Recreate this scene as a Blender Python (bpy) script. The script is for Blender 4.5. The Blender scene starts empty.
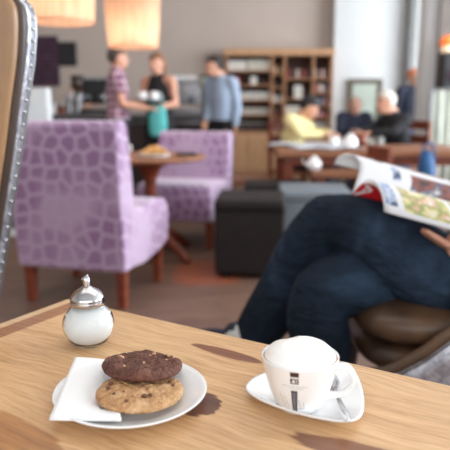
import bpy, bmesh, math, random
from mathutils import Vector, Matrix, noise
random.seed(7)
C = bpy.context.scene.collection
PI = math.pi
V = Vector
# ------------------------------------------------------------------ camera
F = 604.0; PITCH = math.radians(11.2); EYE = 1.106
cam_d = bpy.data.cameras.new('camera'); cam = bpy.data.objects.new('camera', cam_d); C.objects.link(cam)
cam.location = (0, 0, EYE); cam.rotation_euler = (PI/2-PITCH, 0, 0)
cam_d.sensor_width = 36; cam_d.lens = F*36/450; cam_d.clip_start = .02; cam_d.clip_end = 100
cam_d.dof.use_dof = True; cam_d.dof.focus_distance = .86; cam_d.dof.aperture_fstop = 4.3
bpy.context.scene.camera = cam
def ray(px, py):
    x = (px-225)/F; y = (225-py)/F
    return V((x, math.cos(PITCH)+y*math.sin(PITCH), -math.sin(PITCH)+y*math.cos(PITCH)))
def onz(px, py, z):                     # where the sight line meets the level z
    r = ray(px, py); t = (z-EYE)/r.z
    return V((r.x*t, r.y*t, z))
def aty(px, py, Y):                     # where it meets the depth Y
    r = ray(px, py); t = Y/r.y
    return V((r.x*t, Y, EYE+r.z*t))
# ------------------------------------------------------------------ materials
def s2l(c):
    return tuple(((v/255)/12.92 if v/255 <= .04045 else ((v/255+.055)/1.055)**2.4) for v in c[:3])+(1,)
class NT:
    def __init__(s, name):
        s.m = bpy.data.materials.new(name); s.m.use_nodes = True; s.t = s.m.node_tree
        s.b = s.t.nodes['Principled BSDF']; s.out = s.t.nodes['Material Output']
    def n(s, typ, **kw):
        n = s.t.nodes.new(typ)
        for k, v in kw.items(): setattr(n, k, v)
        return n
    def l(s, a, b): s.t.links.new(a, b)
    def coord(s, scale=(1, 1, 1), rot=(0, 0, 0), loc=(0, 0, 0), kind='Object'):
        tc = s.n('ShaderNodeTexCoord'); mp = s.n('ShaderNodeMapping')
        mp.inputs['Scale'].default_value = scale; mp.inputs['Rotation'].default_value = rot; mp.inputs['Location'].default_value = loc
        s.l(tc.outputs[kind], mp.inputs[0]); return mp.outputs[0]
    def noise(s, co, scale=5, detail=4, rough=.5, dist=0):
        n = s.n('ShaderNodeTexNoise'); s.l(co, n.inputs['Vector'])
        n.inputs['Scale'].default_value = scale; n.inputs['Detail'].default_value = detail
        n.inputs['Roughness'].default_value = rough; n.inputs['Distortion'].default_value = dist
        return n.outputs['Fac']
    def ramp(s, fac, stops):
        r = s.n('ShaderNodeValToRGB'); s.l(fac, r.inputs[0]); e = r.color_ramp.elements
        while len(e) < len(stops): e.new(.5)
        for i, (p, c) in enumerate(stops):
            e[i].position = p; e[i].color = c if len(c) == 4 else s2l(c)
        return r.outputs[0]
    def mix(s, fac, a, b, mode='MIX'):
        m = s.n('ShaderNodeMix', data_type='RGBA', blend_type=mode)
        for sock, v in ((m.inputs[0], fac), (m.inputs[6], a), (m.inputs[7], b)):
            if isinstance(v, (int, float)): sock.default_value = v
            elif isinstance(v, tuple): sock.default_value = v if len(v) == 4 else s2l(v)
            else: s.l(v, sock)
        return m.outputs[2]
    def math(s, op, a, b=None, c=None, clamp=False):
        m = s.n('ShaderNodeMath', operation=op, use_clamp=clamp)
        for i, v in enumerate((a, b, c)):
            if v is None: continue
            if isinstance(v, (int, float)): m.inputs[i].default_value = v
            else: s.l(v, m.inputs[i])
        return m.outputs[0]
    def bump(s, h, strength=.3, dist=.01):
        b = s.n('ShaderNodeBump'); b.inputs['Strength'].default_value = strength; b.inputs['Distance'].default_value = dist
        s.l(h, b.inputs['Height']); s.l(b.outputs[0], s.b.inputs['Normal'])
def P(name, col, rough=.6, metal=0, var=.12, nscale=8, bump=0, sheen=0, spec=None, coat=0, emit=None, estr=0):
    t = NT(name); co = t.coord()
    f = t.noise(co, nscale, 4)
    c = s2l(col)
    dk = tuple(v*(1-var) for v in c[:3])+(1,); lt = tuple(min(1, v*(1+var)) for v in c[:3])+(1,)
    t.l(t.ramp(f, [(.3, dk), (.7, lt)]), t.b.inputs['Base Color'])
    t.b.inputs['Roughness'].default_value = rough; t.b.inputs['Metallic'].default_value = metal
    if bump: t.bump(t.noise(co, nscale*6, 4), bump, .004)
    if sheen: t.b.inputs['Sheen Weight'].default_value = sheen
    if spec is not None: t.b.inputs['Specular IOR Level'].default_value = spec
    if coat: t.b.inputs['Coat Weight'].default_value = coat
    if emit: t.b.inputs['Emission Color'].default_value = s2l(emit); t.b.inputs['Emission Strength'].default_value = estr
    return t.m
def wood(name, dark, light, scale=(2, 20, 20), rough=.45, coat=0):
    t = NT(name); co = t.coord(scale=scale)
    f = t.noise(co, 2.2, 6, .6, .6)
    t.l(t.ramp(f, [(.3, dark), (.68, light)]), t.b.inputs['Base Color'])
    t.b.inputs['Roughness'].default_value = rough; t.b.inputs['Coat Weight'].default_value = coat
    t.bump(f, .08, .003); return t.m
# ------------------------------------------------------------------ mesh helpers
def add_box(bm, c, s, rot=None, taper=1.0):
    vs = []
    for dz in (-.5, .5):
        k = taper if dz > 0 else 1
        for dx, dy in ((-.5, -.5), (.5, -.5), (.5, .5), (-.5, .5)):
            v = V((dx*s[0]*k, dy*s[1]*k, dz*s[2]))
            if rot: v = rot @ v
            vs.append(bm.verts.new(v+V(c)))
    for f in ((3, 2, 1, 0), (4, 5, 6, 7), (0, 1, 5, 4), (1, 2, 6, 5), (2, 3, 7, 6), (3, 0, 4, 7)):
        bm.faces.new([vs[i] for i in f])
def add_lathe(bm, prof, n=40, c=(0, 0, 0), sx=1, sy=1, closed=False):
    rings = []
    for r, z in prof:
        if r < 1e-6: rings.append([bm.verts.new((c[0], c[1], c[2]+z))])
        else: rings.append([bm.verts.new((c[0]+sx*r*math.cos(2*PI*k/n), c[1]+sy*r*math.sin(2*PI*k/n), c[2]+z)) for k in range(n)])
    pairs = list(zip(rings, rings[1:]))
    if closed: pairs.append((rings[-1], rings[0]))
    for a, b in pairs:
        for k in range(n):
            q = (k+1) % n
            if len(a) == 1 and len(b) == 1: continue
            if len(a) == 1: bm.faces.new((a[0], b[q], b[k]))
            elif len(b) == 1: bm.faces.new((a[k], a[q], b[0]))
            else: bm.faces.new((a[k], a[q], b[q], b[k]))
def crom(pts, sub=6, closed=False):
    out = []; n = len(pts)
    rng = range(n) if closed else range(n-1)
    for i in rng:
        g = (lambda k: pts[k % n]) if closed else (lambda k: pts[max(0, min(n-1, k))])
        p0, p1, p2, p3 = g(i-1), g(i), g(i+1), g(i+2)
        for j in range(sub):
            t = j/sub
            out.append(tuple(.5*((2*b)+(c-a)*t+(2*a-5*b+4*c-d)*t*t+(-a+3*b-3*c+d)*t**3) for a, b, c, d in zip(p0, p1, p2, p3)))
    if not closed: out.append(tuple(pts[-1]))
    return out
def add_tube(bm, pts, rad, n=12, sub=5, side=None, caps=True):
    """pts: list of 3-vectors; rad: number, or list of numbers / (side, other) pairs"""
    if not isinstance(rad, (list, tuple)): rad = [rad]*len(pts)
    rr = [(r, r) if isinstance(r, (int, float)) else r for r in rad]
    data = crom([tuple(p)+tuple(r) for p, r in zip(pts, rr)], sub) if sub > 1 else [tuple(p)+tuple(r) for p, r in zip(pts, rr)]
    P3 = [V(d[:3]) for d in data]; R = [(max(1e-4, d[3]), max(1e-4, d[4])) for d in data]
    tans = []
    for i in range(len(P3)):
        t = P3[min(len(P3)-1, i+1)]-P3[max(0, i-1)]
        tans.append(t.normalized())
    ref = V(side) if side else (V((0, 0, 1)) if abs(tans[0].z) < .9 else V((1, 0, 0)))
    frames = []
    u = (ref-tans[0]*ref.dot(tans[0])).normalized()
    for t in tans:
        base = V(side) if side else u
        u = (base-t*base.dot(t))
        if u.length < 1e-4: u = t.orthogonal()
        u.normalize(); frames.append((u, t.cross(u)))
    rings = []; seq = []
    if caps:
        for k in (.25, .6, .88): seq.append((0, k, -1))
    seq_mid = [(i, 1, 0) for i in range(len(P3))]
    end = [(len(P3)-1, k, 1) for k in (.88, .6, .25)] if caps else []
    for i, k, sgn in seq+seq_mid+end:
        a, b = R[i]; off = tans[i]*sgn*math.sqrt(max(0, 1-k*k))*min(a, b) if sgn else V((0, 0, 0))
        u, w = frames[i]
        rings.append([bm.verts.new(P3[i]+off+u*a*k*math.cos(2*PI*q/n)+w*b*k*math.sin(2*PI*q/n)) for q in range(n)])
    for A, B in zip(rings, rings[1:]):
        for q in range(n): bm.faces.new((A[q], A[(q+1) % n], B[(q+1) % n], B[q]))
    bm.faces.new(list(reversed(rings[0]))); bm.faces.new(rings[-1])
def add_ball(bm, c, r, n=16, rot=None):
    if isinstance(r, (int, float)): r = (r, r, r)
    m = Matrix.Translation(V(c)) @ (rot.to_4x4() if rot else Matrix()) @ Matrix.Diagonal(V((r[0], r[1], r[2], 1)))
    bmesh.ops.create_uvsphere(bm, u_segments=n, v_segments=max(6, n*2//3), radius=1, matrix=m)
def add_prism(bm, poly, h0, h1, axis='z'):
    """extrude a 2D outline; axis z: (x,y), axis x: (y,z), axis y: (x,z)"""
    def mk(p, h): return {'z': (p[0], p[1], h), 'x': (h, p[0], p[1]), 'y': (p[0], h, p[1])}[axis]
    a = [bm.verts.new(mk(p, h0)) for p in poly]; b = [bm.verts.new(mk(p, h1)) for p in poly]
    n = len(poly)
    for i in range(n): bm.faces.new((a[i], a[(i+1) % n], b[(i+1) % n], b[i]))
    bm.faces.new(list(reversed(a))); bm.faces.new(b)
def obj(name, bm, mat, parent=None, smooth=False, bevel=0, seg=2, loc=None, subsurf=0):
    bmesh.ops.recalc_face_normals(bm, faces=bm.faces[:])
    me = bpy.data.meshes.new(name); bm.to_mesh(me); bm.free()
    o = bpy.data.objects.new(name, me); C.objects.link(o)
    me.materials.append(mat)
    if smooth:
        for p in me.polygons: p.use_smooth = True
    if parent: o.parent = parent
    if loc is not None: o.location = loc
    if bevel:
        b = o.modifiers.new('bevel', 'BEVEL'); b.width = bevel; b.segments = seg; b.limit_method = 'ANGLE'; b.angle_limit = math.radians(40)
        for p in me.polygons: p.use_smooth = True
        b.harden_normals = False
        w = o.modifiers.new('wn', 'WEIGHTED_NORMAL'); w.keep_sharp = False
    if subsurf:
        s = o.modifiers.new('sub', 'SUBSURF'); s.levels = subsurf; s.render_levels = subsurf
    return o
def B(): return bmesh.new()
def boxo(name, c, s, mat, parent=None, bevel=.004, rot=None, taper=1.0):
    bm = B(); add_box(bm, c, s, rot, taper); return obj(name, bm, mat, parent, bevel=bevel)
def tag(o, label=None, cat=None, group=None, kind=None):
    for k, v in (('label', label), ('category', cat), ('group', group), ('kind', kind)):
        if v: o[k] = v
    return o
def thing(name, label, cat, loc=(0, 0, 0), rz=0, group=None):
    o = bpy.data.objects.new(name, None); C.objects.link(o); o.location = loc; o.rotation_euler = (0, 0, rz)
    o.empty_display_size = .1
    return tag(o, label, cat, group)
def struct(o): o['kind'] = 'structure'; return o
def dup(root, loc, rz=None, label=None, group=None):
    r = root.copy(); C.objects.link(r); r.location = loc
    if rz is not None: r.rotation_euler = (0, 0, rz)
    if label: r['label'] = label
    if group: r['group'] = group
    for ch in list(root.children):
        c = ch.copy(); C.objects.link(c); c.parent = r
        for g in ch.children:
            d = g.copy(); C.objects.link(d); d.parent = c
    return r
def remesh(o, voxel, smooth=4):
    m = o.modifiers.new('remesh', 'REMESH'); m.mode = 'VOXEL'; m.voxel_size = voxel; m.use_smooth_shade = True
    if smooth:
        s = o.modifiers.new('smooth', 'SMOOTH'); s.factor = .5; s.iterations = smooth
    return o
# ------------------------------------------------------------------ shared materials
M = {}
M['white'] = P('white_paint', (220, 221, 220), .6, var=.02)
M['beige'] = P('beige_plaster', (196, 181, 170), .85, var=.04, nscale=2)
M['greywall'] = P('grey_green_paint', (96, 101, 98), .8, var=.05)
M['porcelain'] = P('porcelain', (243, 243, 242), .12, var=.005, coat=.4)
M['dark'] = P('dark_plastic', (26, 24, 26), .5, var=.2)
M['plum'] = P('plum_board', (58, 36, 52), .7, var=.15, nscale=14)
M['redwood'] = wood('red_brown_wood', (92, 38, 20), (140, 66, 38), (3, 3, 14))
M['tablewood'] = wood('mid_brown_wood', (112, 66, 42), (158, 104, 70), (2, 14, 14))
M['shelfwood'] = wood('shelf_wood', (156, 104, 68), (194, 142, 100), (10, 10, 2))
M['cabwood'] = wood('cabinet_wood', (184, 136, 96), (208, 162, 120), (14, 14, 2))
M['shelfdark'] = P('shelf_back', (78, 50, 38), .7)
M['chrome'] = P('polished_steel', (205, 205, 208), .16, 1, var=.03)
M['brushed'] = P('brushed_steel', (150, 152, 156), .35, 1, var=.08, nscale=20)
M['skin'] = P('skin', (214, 160, 134), .5, var=.06, nscale=20)
M['skin_pale'] = P('pale_skin', (222, 172, 150), .5, var=.06, nscale=20)
M['eye'] = P('eye_dark', (30, 22, 18), .2)
M['lip'] = P('lips', (170, 96, 86), .5)
# ------------------------------------------------------------------ room
def mat_floor():
    t = NT('dark_plank_floor')
    co = t.coord(scale=(1, 1, 1), rot=(0, 0, math.radians(-12)))
    br = t.n('ShaderNodeTexBrick'); t.l(co, br.inputs['Vector'])
    br.inputs['Scale'].default_value = 1; br.inputs['Brick Width'].default_value = 1.3; br.inputs['Row Height'].default_value = .13
    br.inputs['Mortar Size'].default_value = .003; br.inputs['Bias'].default_value = 0
    br.inputs['Color1'].default_value = s2l((92, 69, 58)); br.inputs['Color2'].default_value = s2l((126, 99, 84)); br.inputs['Mortar'].default_value = s2l((48, 34, 28))
    g = t.noise(t.coord(scale=(1.2, 18, 1), rot=(0, 0, math.radians(-12))), 2.5, 6, .6)
    c = t.mix(.55, br.outputs[0], t.ramp(g, [(.3, (70, 50, 42)), (.72, (150, 116, 98))]), 'MIX')
    # reddish patch blended into the plank colours beside the ottoman
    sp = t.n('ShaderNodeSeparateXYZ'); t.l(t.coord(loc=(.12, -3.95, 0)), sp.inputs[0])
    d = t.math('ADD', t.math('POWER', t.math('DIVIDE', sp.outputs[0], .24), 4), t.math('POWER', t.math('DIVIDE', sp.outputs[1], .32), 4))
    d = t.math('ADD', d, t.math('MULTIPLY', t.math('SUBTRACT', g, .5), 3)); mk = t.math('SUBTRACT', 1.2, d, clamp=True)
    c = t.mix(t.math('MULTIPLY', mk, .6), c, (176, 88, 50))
    t.l(c, t.b.inputs['Base Color']); t.b.inputs['Roughness'].default_value = .42
    t.bump(g, .08, .004); return t.m
boxo('x', (0, 0, 0), (1, 1, 1), M['white']).name = 'tmp'
bpy.data.objects.remove(bpy.data.objects['tmp'])
X0, X1, Y0, Y1, ZC = -5.0, 5.6, -2.6, 9.9, 3.7
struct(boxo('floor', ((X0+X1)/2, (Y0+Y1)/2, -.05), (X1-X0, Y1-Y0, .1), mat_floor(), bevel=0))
struct(boxo('ceiling', ((X0+X1)/2, (Y0+Y1)/2, ZC+.05), (X1-X0, Y1-Y0, .1), M['white'], bevel=0))
struct(boxo('wall_left', (X0-.06, (Y0+Y1)/2, ZC/2), (.12, Y1-Y0, ZC), M['beige'], bevel=0))
xb = aty(333, 100, 9.6).x
struct(boxo('wall_back', ((X0+xb)/2, Y1+.06, ZC/2), (xb-X0, .12, ZC), M['beige'], bevel=0))
struct(boxo('wall_back_right', ((xb+X1)/2+.0, 9.66+.18, ZC/2), (X1-xb, .36, ZC), M['white'], bevel=0))
# window wall at the right: piers, sill and lintel round three tall openings
bm = B()
add_box(bm, (X1+.1, (Y0+Y1)/2, .2), (.2, Y1-Y0, .4)); add_box(bm, (X1+.1, (Y0+Y1)/2, ZC-.15), (.2, Y1-Y0, .3))
ys = [Y0, .6, 3.8, 7.0, Y1]
for y in (Y0+.1, .6, 3.8, 7.0, Y1-.15): add_box(bm, (X1+.1, y, ZC/2), (.2, .3, ZC-.002))
struct(obj('wall_right', bm, M['white']))
bm = B()
add_box(bm, ((X0+X1)/2, Y0-.1, .2), (X1-X0, .2, .4)); add_box(bm, ((X0+X1)/2, Y0-.1, ZC-.3), (X1-X0, .2, .6))
for x in (X0+.2, -1.6, 1.8, X1-.2): add_box(bm, (x, Y0-.1, ZC/2), (.4, .2, ZC-.002))
struct(obj('wall_front', bm, M['white']))
n = 1
for a, b in zip(ys[:-1], ys[1:]):
    bm = B(); a1, b1 = a+.16, b-.16; x = X1+.1
    for y in (a1+.03, (a1+b1)/2, b1-.03): add_box(bm, (x, y, 1.9), (.06, .06, 2.98))
    for z in (.43, 2.4, 3.37): add_box(bm, (x, (a1+b1)/2, z), (.06, b1-a1-.01, .06))
    struct(obj('window_%d' % n, bm, M['white'])); n += 1
# ------------------------------------------------------------------ wooden café table in front
TZ = .74
cor = onz(68, 298.5, TZ); far = onz(450, 385, TZ)
u = V((far.x-cor.x, far.y-cor.y, 0)).normalized(); v = V((u.y, -u.x, 0))
ang = math.atan2(u.y, u.x)
def mat_table():
    t = NT('acacia_table_top')
    base = t.coord()
    wob = t.n('ShaderNodeTexNoise'); t.l(base, wob.inputs['Vector']); wob.inputs['Scale'].default_value = 3.5; wob.inputs['Detail'].default_value = 3
    wv = t.n('ShaderNodeVectorMath', operation='SCALE'); sb = t.n('ShaderNodeVectorMath', operation='SUBTRACT')
    t.l(wob.outputs['Color'], sb.inputs[0]); sb.inputs[1].default_value = (.5, .5, .5); t.l(sb.outputs[0], wv.inputs[0]); wv.inputs['Scale'].default_value = .07
    ad = t.n('ShaderNodeVectorMath', operation='ADD'); t.l(base, ad.inputs[0]); t.l(wv.outputs[0], ad.inputs[1])
    mp = t.n('ShaderNodeMapping'); mp.inputs['Scale'].default_value = (2.2, 26, 1); t.l(ad.outputs[0], mp.inputs[0])
    g1 = t.noise(mp.outputs[0], 1.3, 6, .62)
    mp2 = t.n('ShaderNodeMapping'); mp2.inputs['Scale'].default_value = (9, 150, 1); t.l(ad.outputs[0], mp2.inputs[0])
    g2 = t.noise(mp2.outputs[0], 2.0, 4, .6)
    col = t.ramp(g1, [(.26, (146, 96, 54)), (.42, (194, 144, 92)), (.56, (214, 168, 118)), (.74, (230, 192, 146))])
    col = t.mix(.38, col, t.ramp(g2, [(.36, (150, 102, 60)), (.60, (230, 190, 142))]), 'MULTIPLY' if False else 'MIX')
    big = t.noise(t.coord(scale=(1, 1, 1)), 3, 2)
    col = t.mix(t.math('MULTIPLY', big, .25), col, (226, 196, 156))
    # planks of the top: faint seams along the grain
    sx = t.n('ShaderNodeSeparateXYZ'); t.l(base, sx.inputs[0])
    hs = t.n('ShaderNodeSeparateXYZ'); t.l(ad.outputs[0], hs.inputs[0])
    fine = t.math('SUBTRACT', t.noise(t.coord(scale=(10, 60, 1)), 1.5, 5, .65), .5)
    def loc(px, py):
        p = onz(px, py, TZ)-cor; return p.dot(u), -p.dot(v)
    def patch(col, cpx, length, width, rotdeg, dark, light, power=2, edge=.5, amt=.85):
        lx, ly = loc(*cpx); a = math.radians(rotdeg)
        # the warped grain moves the patch: subtract nothing, only the outline wanders
        dx = t.math('SUBTRACT', sx.outputs[0], lx); dy = t.math('SUBTRACT', sx.outputs[1], ly)
        p = t.math('ADD', t.math('MULTIPLY', dx, math.cos(a)), t.math('MULTIPLY', dy, math.sin(a)))
        q = t.math('SUBTRACT', t.math('MULTIPLY', dy, math.cos(a)), t.math('MULTIPLY', dx, math.sin(a)))
        d = t.math('ADD', t.math('POWER', t.math('ABSOLUTE', t.math('DIVIDE', p, length)), power), t.math('POWER', t.math('ABSOLUTE', t.math('DIVIDE', q, width)), 2))
        d = t.math('ADD', d, t.math('MULTIPLY', fine, edge*3)); d = t.math('ADD', d, t.math('MULTIPLY', t.math('SUBTRACT', g1, .5), edge*2))
        mk = t.math('MULTIPLY', t.math('SUBTRACT', 1.06, d), 5, clamp=True); mk = t.math('MULTIPLY', mk, amt)
        inner = t.ramp(g1, [(.35, dark), (.62, light)])
        return t.mix(mk, col, inner)
    col = patch(col, (226, 353), .064, .013, -3, (108, 62, 40), (146, 90, 60), 2, .25, 1)
    col = patch(col, (200, 404), .026, .032, 30, (84, 48, 34), (114, 70, 50), 2, .5, 1)
    col = patch(col, (405, 466), .13, .022, 3, (116, 70, 44), (152, 100, 66), 2, .3, 1)
    col = patch(col, (22, 446), .11, .034, -14, (122, 74, 42), (192, 136, 86), 2, .3, .9)
    lx, ly = loc(35, 318)
    # red-brown heartwood stripe along the short edge, with a pale sapwood border outside it
    e = t.math('LESS_THAN', t.math('ADD', sx.outputs[0], t.math('MULTIPLY', fine, .006)), .056)
    col = t.mix(t.math('MULTIPLY', e, .85), col, t.ramp(g2, [(.3, (124, 76, 48)), (.7, (160, 106, 72))]))
    e2 = t.math('LESS_THAN', sx.outputs[0], .021)
    col = t.mix(e2, col, t.ramp(g2, [(.3, (196, 158, 120)), (.7, (222, 190, 150))]))
    t.l(col, t.b.inputs['Base Color'])
    t.b.inputs['Roughness'].default_value = .38; t.b.inputs['Coat Weight'].default_value = .12; t.b.inputs['Coat Roughness'].default_value = .25
    t.bump(g2, .06, .002); return t.m
table = thing('cafe_table', 'light oiled wooden cafe table in the foreground carrying the plate and the cup', 'table', (cor.x, cor.y, 0), ang)
TW, TD = 1.3, .85
bm = B(); add_box(bm, (TW/2, -TD/2, TZ-.02), (TW, TD, .04))
obj('table_top', bm, mat_table(), table, bevel=.003)
for x in (.06, TW-.06):
    for y in (-.06, -TD+.06): boxo('leg', (x, y, (TZ-.04)/2), (.06, .06, TZ-.04), M['tablewood'], table)
bm = B(); add_box(bm, (TW/2, -.06, TZ-.08), (TW-.18, .025, .08)); add_box(bm, (TW/2, -TD+.06, TZ-.08), (TW-.18, .025, .08))
add_box(bm, (.06, -TD/2, TZ-.08), (.025, TD-.18, .08)); add_box(bm, (TW-.06, -TD/2, TZ-.08), (.025, TD-.18, .08))
obj('apron', bm, M['tablewood'], table)
# ------------------------------------------------------------------ plate
pc = onz(131, 390.5, TZ+.014)
pl = B()
R = .0945
add_lathe(pl, [(0, .003), (.050, .003), (.055, .0028), (.070, .007), (R-.006, .0135), (R, .0165), (R+.0012, .0155), (R-.002, .0125), (.072, .003), (.053, -.0015), (.047, 0), (.0465, .0012), (0, .001)], 72)
plate = obj('plate', pl, M['porcelain'], smooth=True, loc=(pc.x, pc.y, TZ+.0017))
tag(plate, 'round white porcelain plate under the two cookies and the napkin', 'plate')
# napkin
def mat_napkin():
    t = NT('paper_napkin'); co = t.coord()
    t.b.inputs['Base Color'].default_value = s2l((244, 244, 243)); t.b.inputs['Roughness'].default_value = .9
    vo = t.n('ShaderNodeTexVoronoi'); t.l(co, vo.inputs['Vector']); vo.inputs['Scale'].default_value = 420
    t.bump(vo.outputs['Distance'], .15, .0006); return t.m
mn = mat_napkin()
zN = TZ+.0200
nap = thing('paper_napkin', 'white folded paper napkin lying under the cookies over the left plate rim', 'napkin', (pc.x-.03, pc.y, TZ+.005))
q = [onz(75, 357, zN), onz(113, 359, zN), onz(121.5, 418.5, zN), onz(49, 416.5, zN)]
# ply by ply, each a softly sagging sheet
for k in range(3):
    bm = B(); N = 14; g = []
    for i in range(N+1):
        row = []
        for j in range(N+1):
            s, r = i/N, j/N
            p = (q[0]*(1-s)+q[1]*s)*(1-r)+(q[3]*(1-s)+q[2]*s)*r
            rr = (V((p.x, p.y))-V((pc.x, pc.y))).length
            z = zN-.004+.0014*k+.0010*math.sin(s*3+1)*math.cos(r*2.5)
            if rr < .075: z -= .007*min(1, (.075-rr)/.03)
            if rr < .055: z = min(z, TZ+.0075+.0014*k)
            z = max(z, TZ+.0062+.0014*k)
            ins = .0016*k
            c0 = (q[0]+q[1]+q[2]+q[3])/4
            row.append(bm.verts.new((p.x+(c0.x-p.x)*ins*6-nap.location.x, p.y+(c0.y-p.y)*ins*6-nap.location.y, z-nap.location.z)))
        g.append(row)
    for i in range(N):
        for j in range(N): bm.faces.new((g[i][j], g[i+1][j], g[i+1][j+1], g[i][j+1]))
    o = obj('napkin_layer', bm, mn, nap, smooth=True)
    so = o.modifiers.new('thick', 'SOLIDIFY'); so.thickness = .0011; so.offset = 1
# cookies
def mat_cookie(name, a, b, c):
    t = NT(name); co = t.coord()
    f = t.noise(co, 60, 6, .65); g = t.noise(co, 260, 3)
    col = t.ramp(f, [(.32, a), (.5, b), (.68, c)])
    t.l(t.mix(.25, col, t.ramp(g, [(.35, a), (.65, c)])), t.b.inputs['Base Color'])
    vk = t.n('ShaderNodeTexVoronoi', feature='DISTANCE_TO_EDGE'); t.l(co, vk.inputs['Vector']); vk.inputs['Scale'].default_value = 110
    crk = t.math('MULTIPLY', t.math('MULTIPLY', vk.outputs['Distance'], 5, clamp=True), .3)
    t.b.inputs['Roughness'].default_value = .8; t.bump(t.math('ADD', t.math('ADD', f, g), crk), 1.0, .004); return t.m
mc_d = mat_cookie('chocolate_dough', (66, 36, 28), (100, 60, 48), (134, 88, 72))
mc_l = mat_cookie('golden_dough', (160, 106, 64), (208, 158, 108), (230, 192, 146))
m_chip = P('chocolate_chip', (104, 66, 46), .5, var=.2, nscale=80)
m_nut = P('nut_piece', (206, 160, 120), .7, var=.2, nscale=80)
def cookie(label, cpx, z, r, th, tilt, mat, cm, cname, nch, seed, mult=1):
    c = onz(cpx[0], cpx[1], z)
    rt = thing('cookie', label, 'cookie', c); rt.rotation_euler = (tilt, math.radians(seed % 3), 0)
    bm = B()
    prof = [(0, 0)]+[(r*k, 0) for k in (.3, .6, .85)]+[(r*.96, th*.12), (r, th*.4), (r*.97, th*.68), (r*.88, th*.86), (r*.72, th*.95)]+[(r*k, th) for k in (.55, .38, .2)]+[(0, th*1.02)]
    prof = crom(prof, 3)
    top_ = [(r*k_/26, th*(1.02-.10*(k_/26)**2)) for k_ in range(22, 0, -1)]
    add_lathe(bm, [(0, 0)]+[(r*k_, 0) for k_ in (.4, .8)]+[(r*.93, th*.06), (r*.98, th*.2), (r, th*.4), (r*.985, th*.6), (r*.95, th*.78), (r*.90, th*.88)]+top_+[(0, th*1.02)], 90)
    for w in bm.verts:
        p = V((w.co.x, w.co.y, w.co.z)); d = noise.fractal(p*38+V((seed, 0, 0)), .8, 2.1, 4)
        k = max(0, w.co.z/th)
        w.co.z += d*.0040*k+.0012*k*noise.noise(p*150)
        rr = math.hypot(p.x, p.y)
        if rr > r*.5:
            e = 1+.035*noise.noise(V((p.x*22, p.y*22, seed)))+.02*noise.noise(V((p.x*80, p.y*80, seed)))
            w.co.x *= e; w.co.y *= e
    obj('dough', bm, mat, rt, smooth=True)
    rnd = random.Random(seed)
    for _ in range(nch):
        a = rnd.uniform(0, 2*PI); q_ = r*math.sqrt(rnd.uniform(0, .68)); s = rnd.uniform(.0022, .0045)
        bm = B(); add_ball(bm, (q_*math.cos(a), q_*math.sin(a), th*1.0), (s*mult, s*.8*mult, s*.55), 8)
        for w in bm.verts: w.co += V((1, 1, 1))*noise.noise(w.co*400)*.0008
        obj(cname, bm, cm, rt, smooth=True)
    return rt
cookie('golden brown cookie with dark chocolate bits, lying flat in front on the plate', (140, 396), TZ+.0125, .0545, .013, math.radians(-3), mc_l, m_chip, 'chocolate_chip', 16, 3, .8)
cookie('dark chocolate cookie with nut pieces leaning on the golden cookie', (142, 370.5), TZ+.0235, .0525, .0145, math.radians(-7), mc_d, m_nut, 'nut_piece', 11, 11, .8)
# ------------------------------------------------------------------ sugar shaker
jc = onz(89.5, 343, TZ)
jar = thing('sugar_shaker', 'round glass sugar shaker with a chrome pouring lid on the wooden table', 'sugar shaker', (jc.x, jc.y, TZ))
tg = NT('clear_glass'); tg.b.inputs['Transmission Weight'].default_value = 1; tg.b.inputs['Roughness'].default_value = .02; tg.b.inputs['IOR'].default_value = 1.2
tg.b.inputs['Base Color'].default_value = (.95, .97, .97, 1)
js = .99
prof = [(0, .0), (.020, 0), (.025, .002), (.031, .008), (.0375, .018), (.0405, .030), (.0395, .041), (.034, .052), (.027, .060), (.024, .064), (.024, .068)]
prof = [(r*js, z*js) for r, z in prof]
inn = [(max(0, r-.002), z+(.003 if r < .03 and z < .02 else 0)) for r, z in reversed(prof)]
bm = B(); add_lathe(bm, crom(prof, 3)[:]+inn, 48); obj('glass_body', bm, tg.m, jar, smooth=True)
sug = NT('white_sugar'); sug.b.inputs['Base Color'].default_value = s2l((245, 244, 242)); sug.b.inputs['Roughness'].default_value = .9
sug.bump(sug.noise(sug.coord(), 900, 2), .3, .001)
bm = B(); sp = [(0, .0038), (.021, .0038), (.0288, .0095), (.0355, .0185), (.0384, .030), (.0374, .041), (.0325, .051), (.0265, .058), (.0, .0600)]
add_lathe(bm, [(r*js, z*js) for r, z in sp], 48); o = obj('sugar', bm, sug.m, jar, smooth=True); tag(o, kind='stuff')
bm = B()
lid = [(0, .064), (.0255, .064), (.0265, .0645), (.0268, .071), (.0262, .0725), (.0268, .0745), (.0255, .078), (.021, .0845), (.0135, .0895), (.0085, .092), (.0065, .094), (0, .0945)]
add_lathe(bm, [(r*js, z*js) for r, z in lid], 48); lo = obj('lid', bm, M['chrome'], jar, smooth=True)
bm = B()
sp0 = [V((0, 0, .090)), V((0, 0, .097)), V((-.0005, 0, .103)), V((-.0035, 0, .109))]
def hollow_tube(bm, pts, r, rin, n=20):
    # open pipe with a slanted mouth
    rings = []
    for k, p in enumerate(pts):
        rings.append([bm.verts.new(p+V((r*math.cos(2*PI*q/n), r*math.sin(2*PI*q/n), (.004*math.cos(2*PI*q/n) if k == len(pts)-1 else 0)))) for q in range(n)])
    for k, p in reversed(list(enumerate(pts[1:], 1))):
        rings.append([bm.verts.new(p+V((rin*math.cos(2*PI*q/n), rin*math.sin(2*PI*q/n), (.004*math.cos(2*PI*q/n) if k == len(pts)-1 else 0)))) for q in range(n)])
    for A, Bq in zip(rings, rings[1:]):
        for q in range(n): bm.faces.new((A[q], A[(q+1) % n], Bq[(q+1) % n], Bq[q]))
hollow_tube(bm, [p*js for p in sp0], .0058, .0047); obj('spout', bm, M['chrome'], lo, smooth=True)
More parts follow.
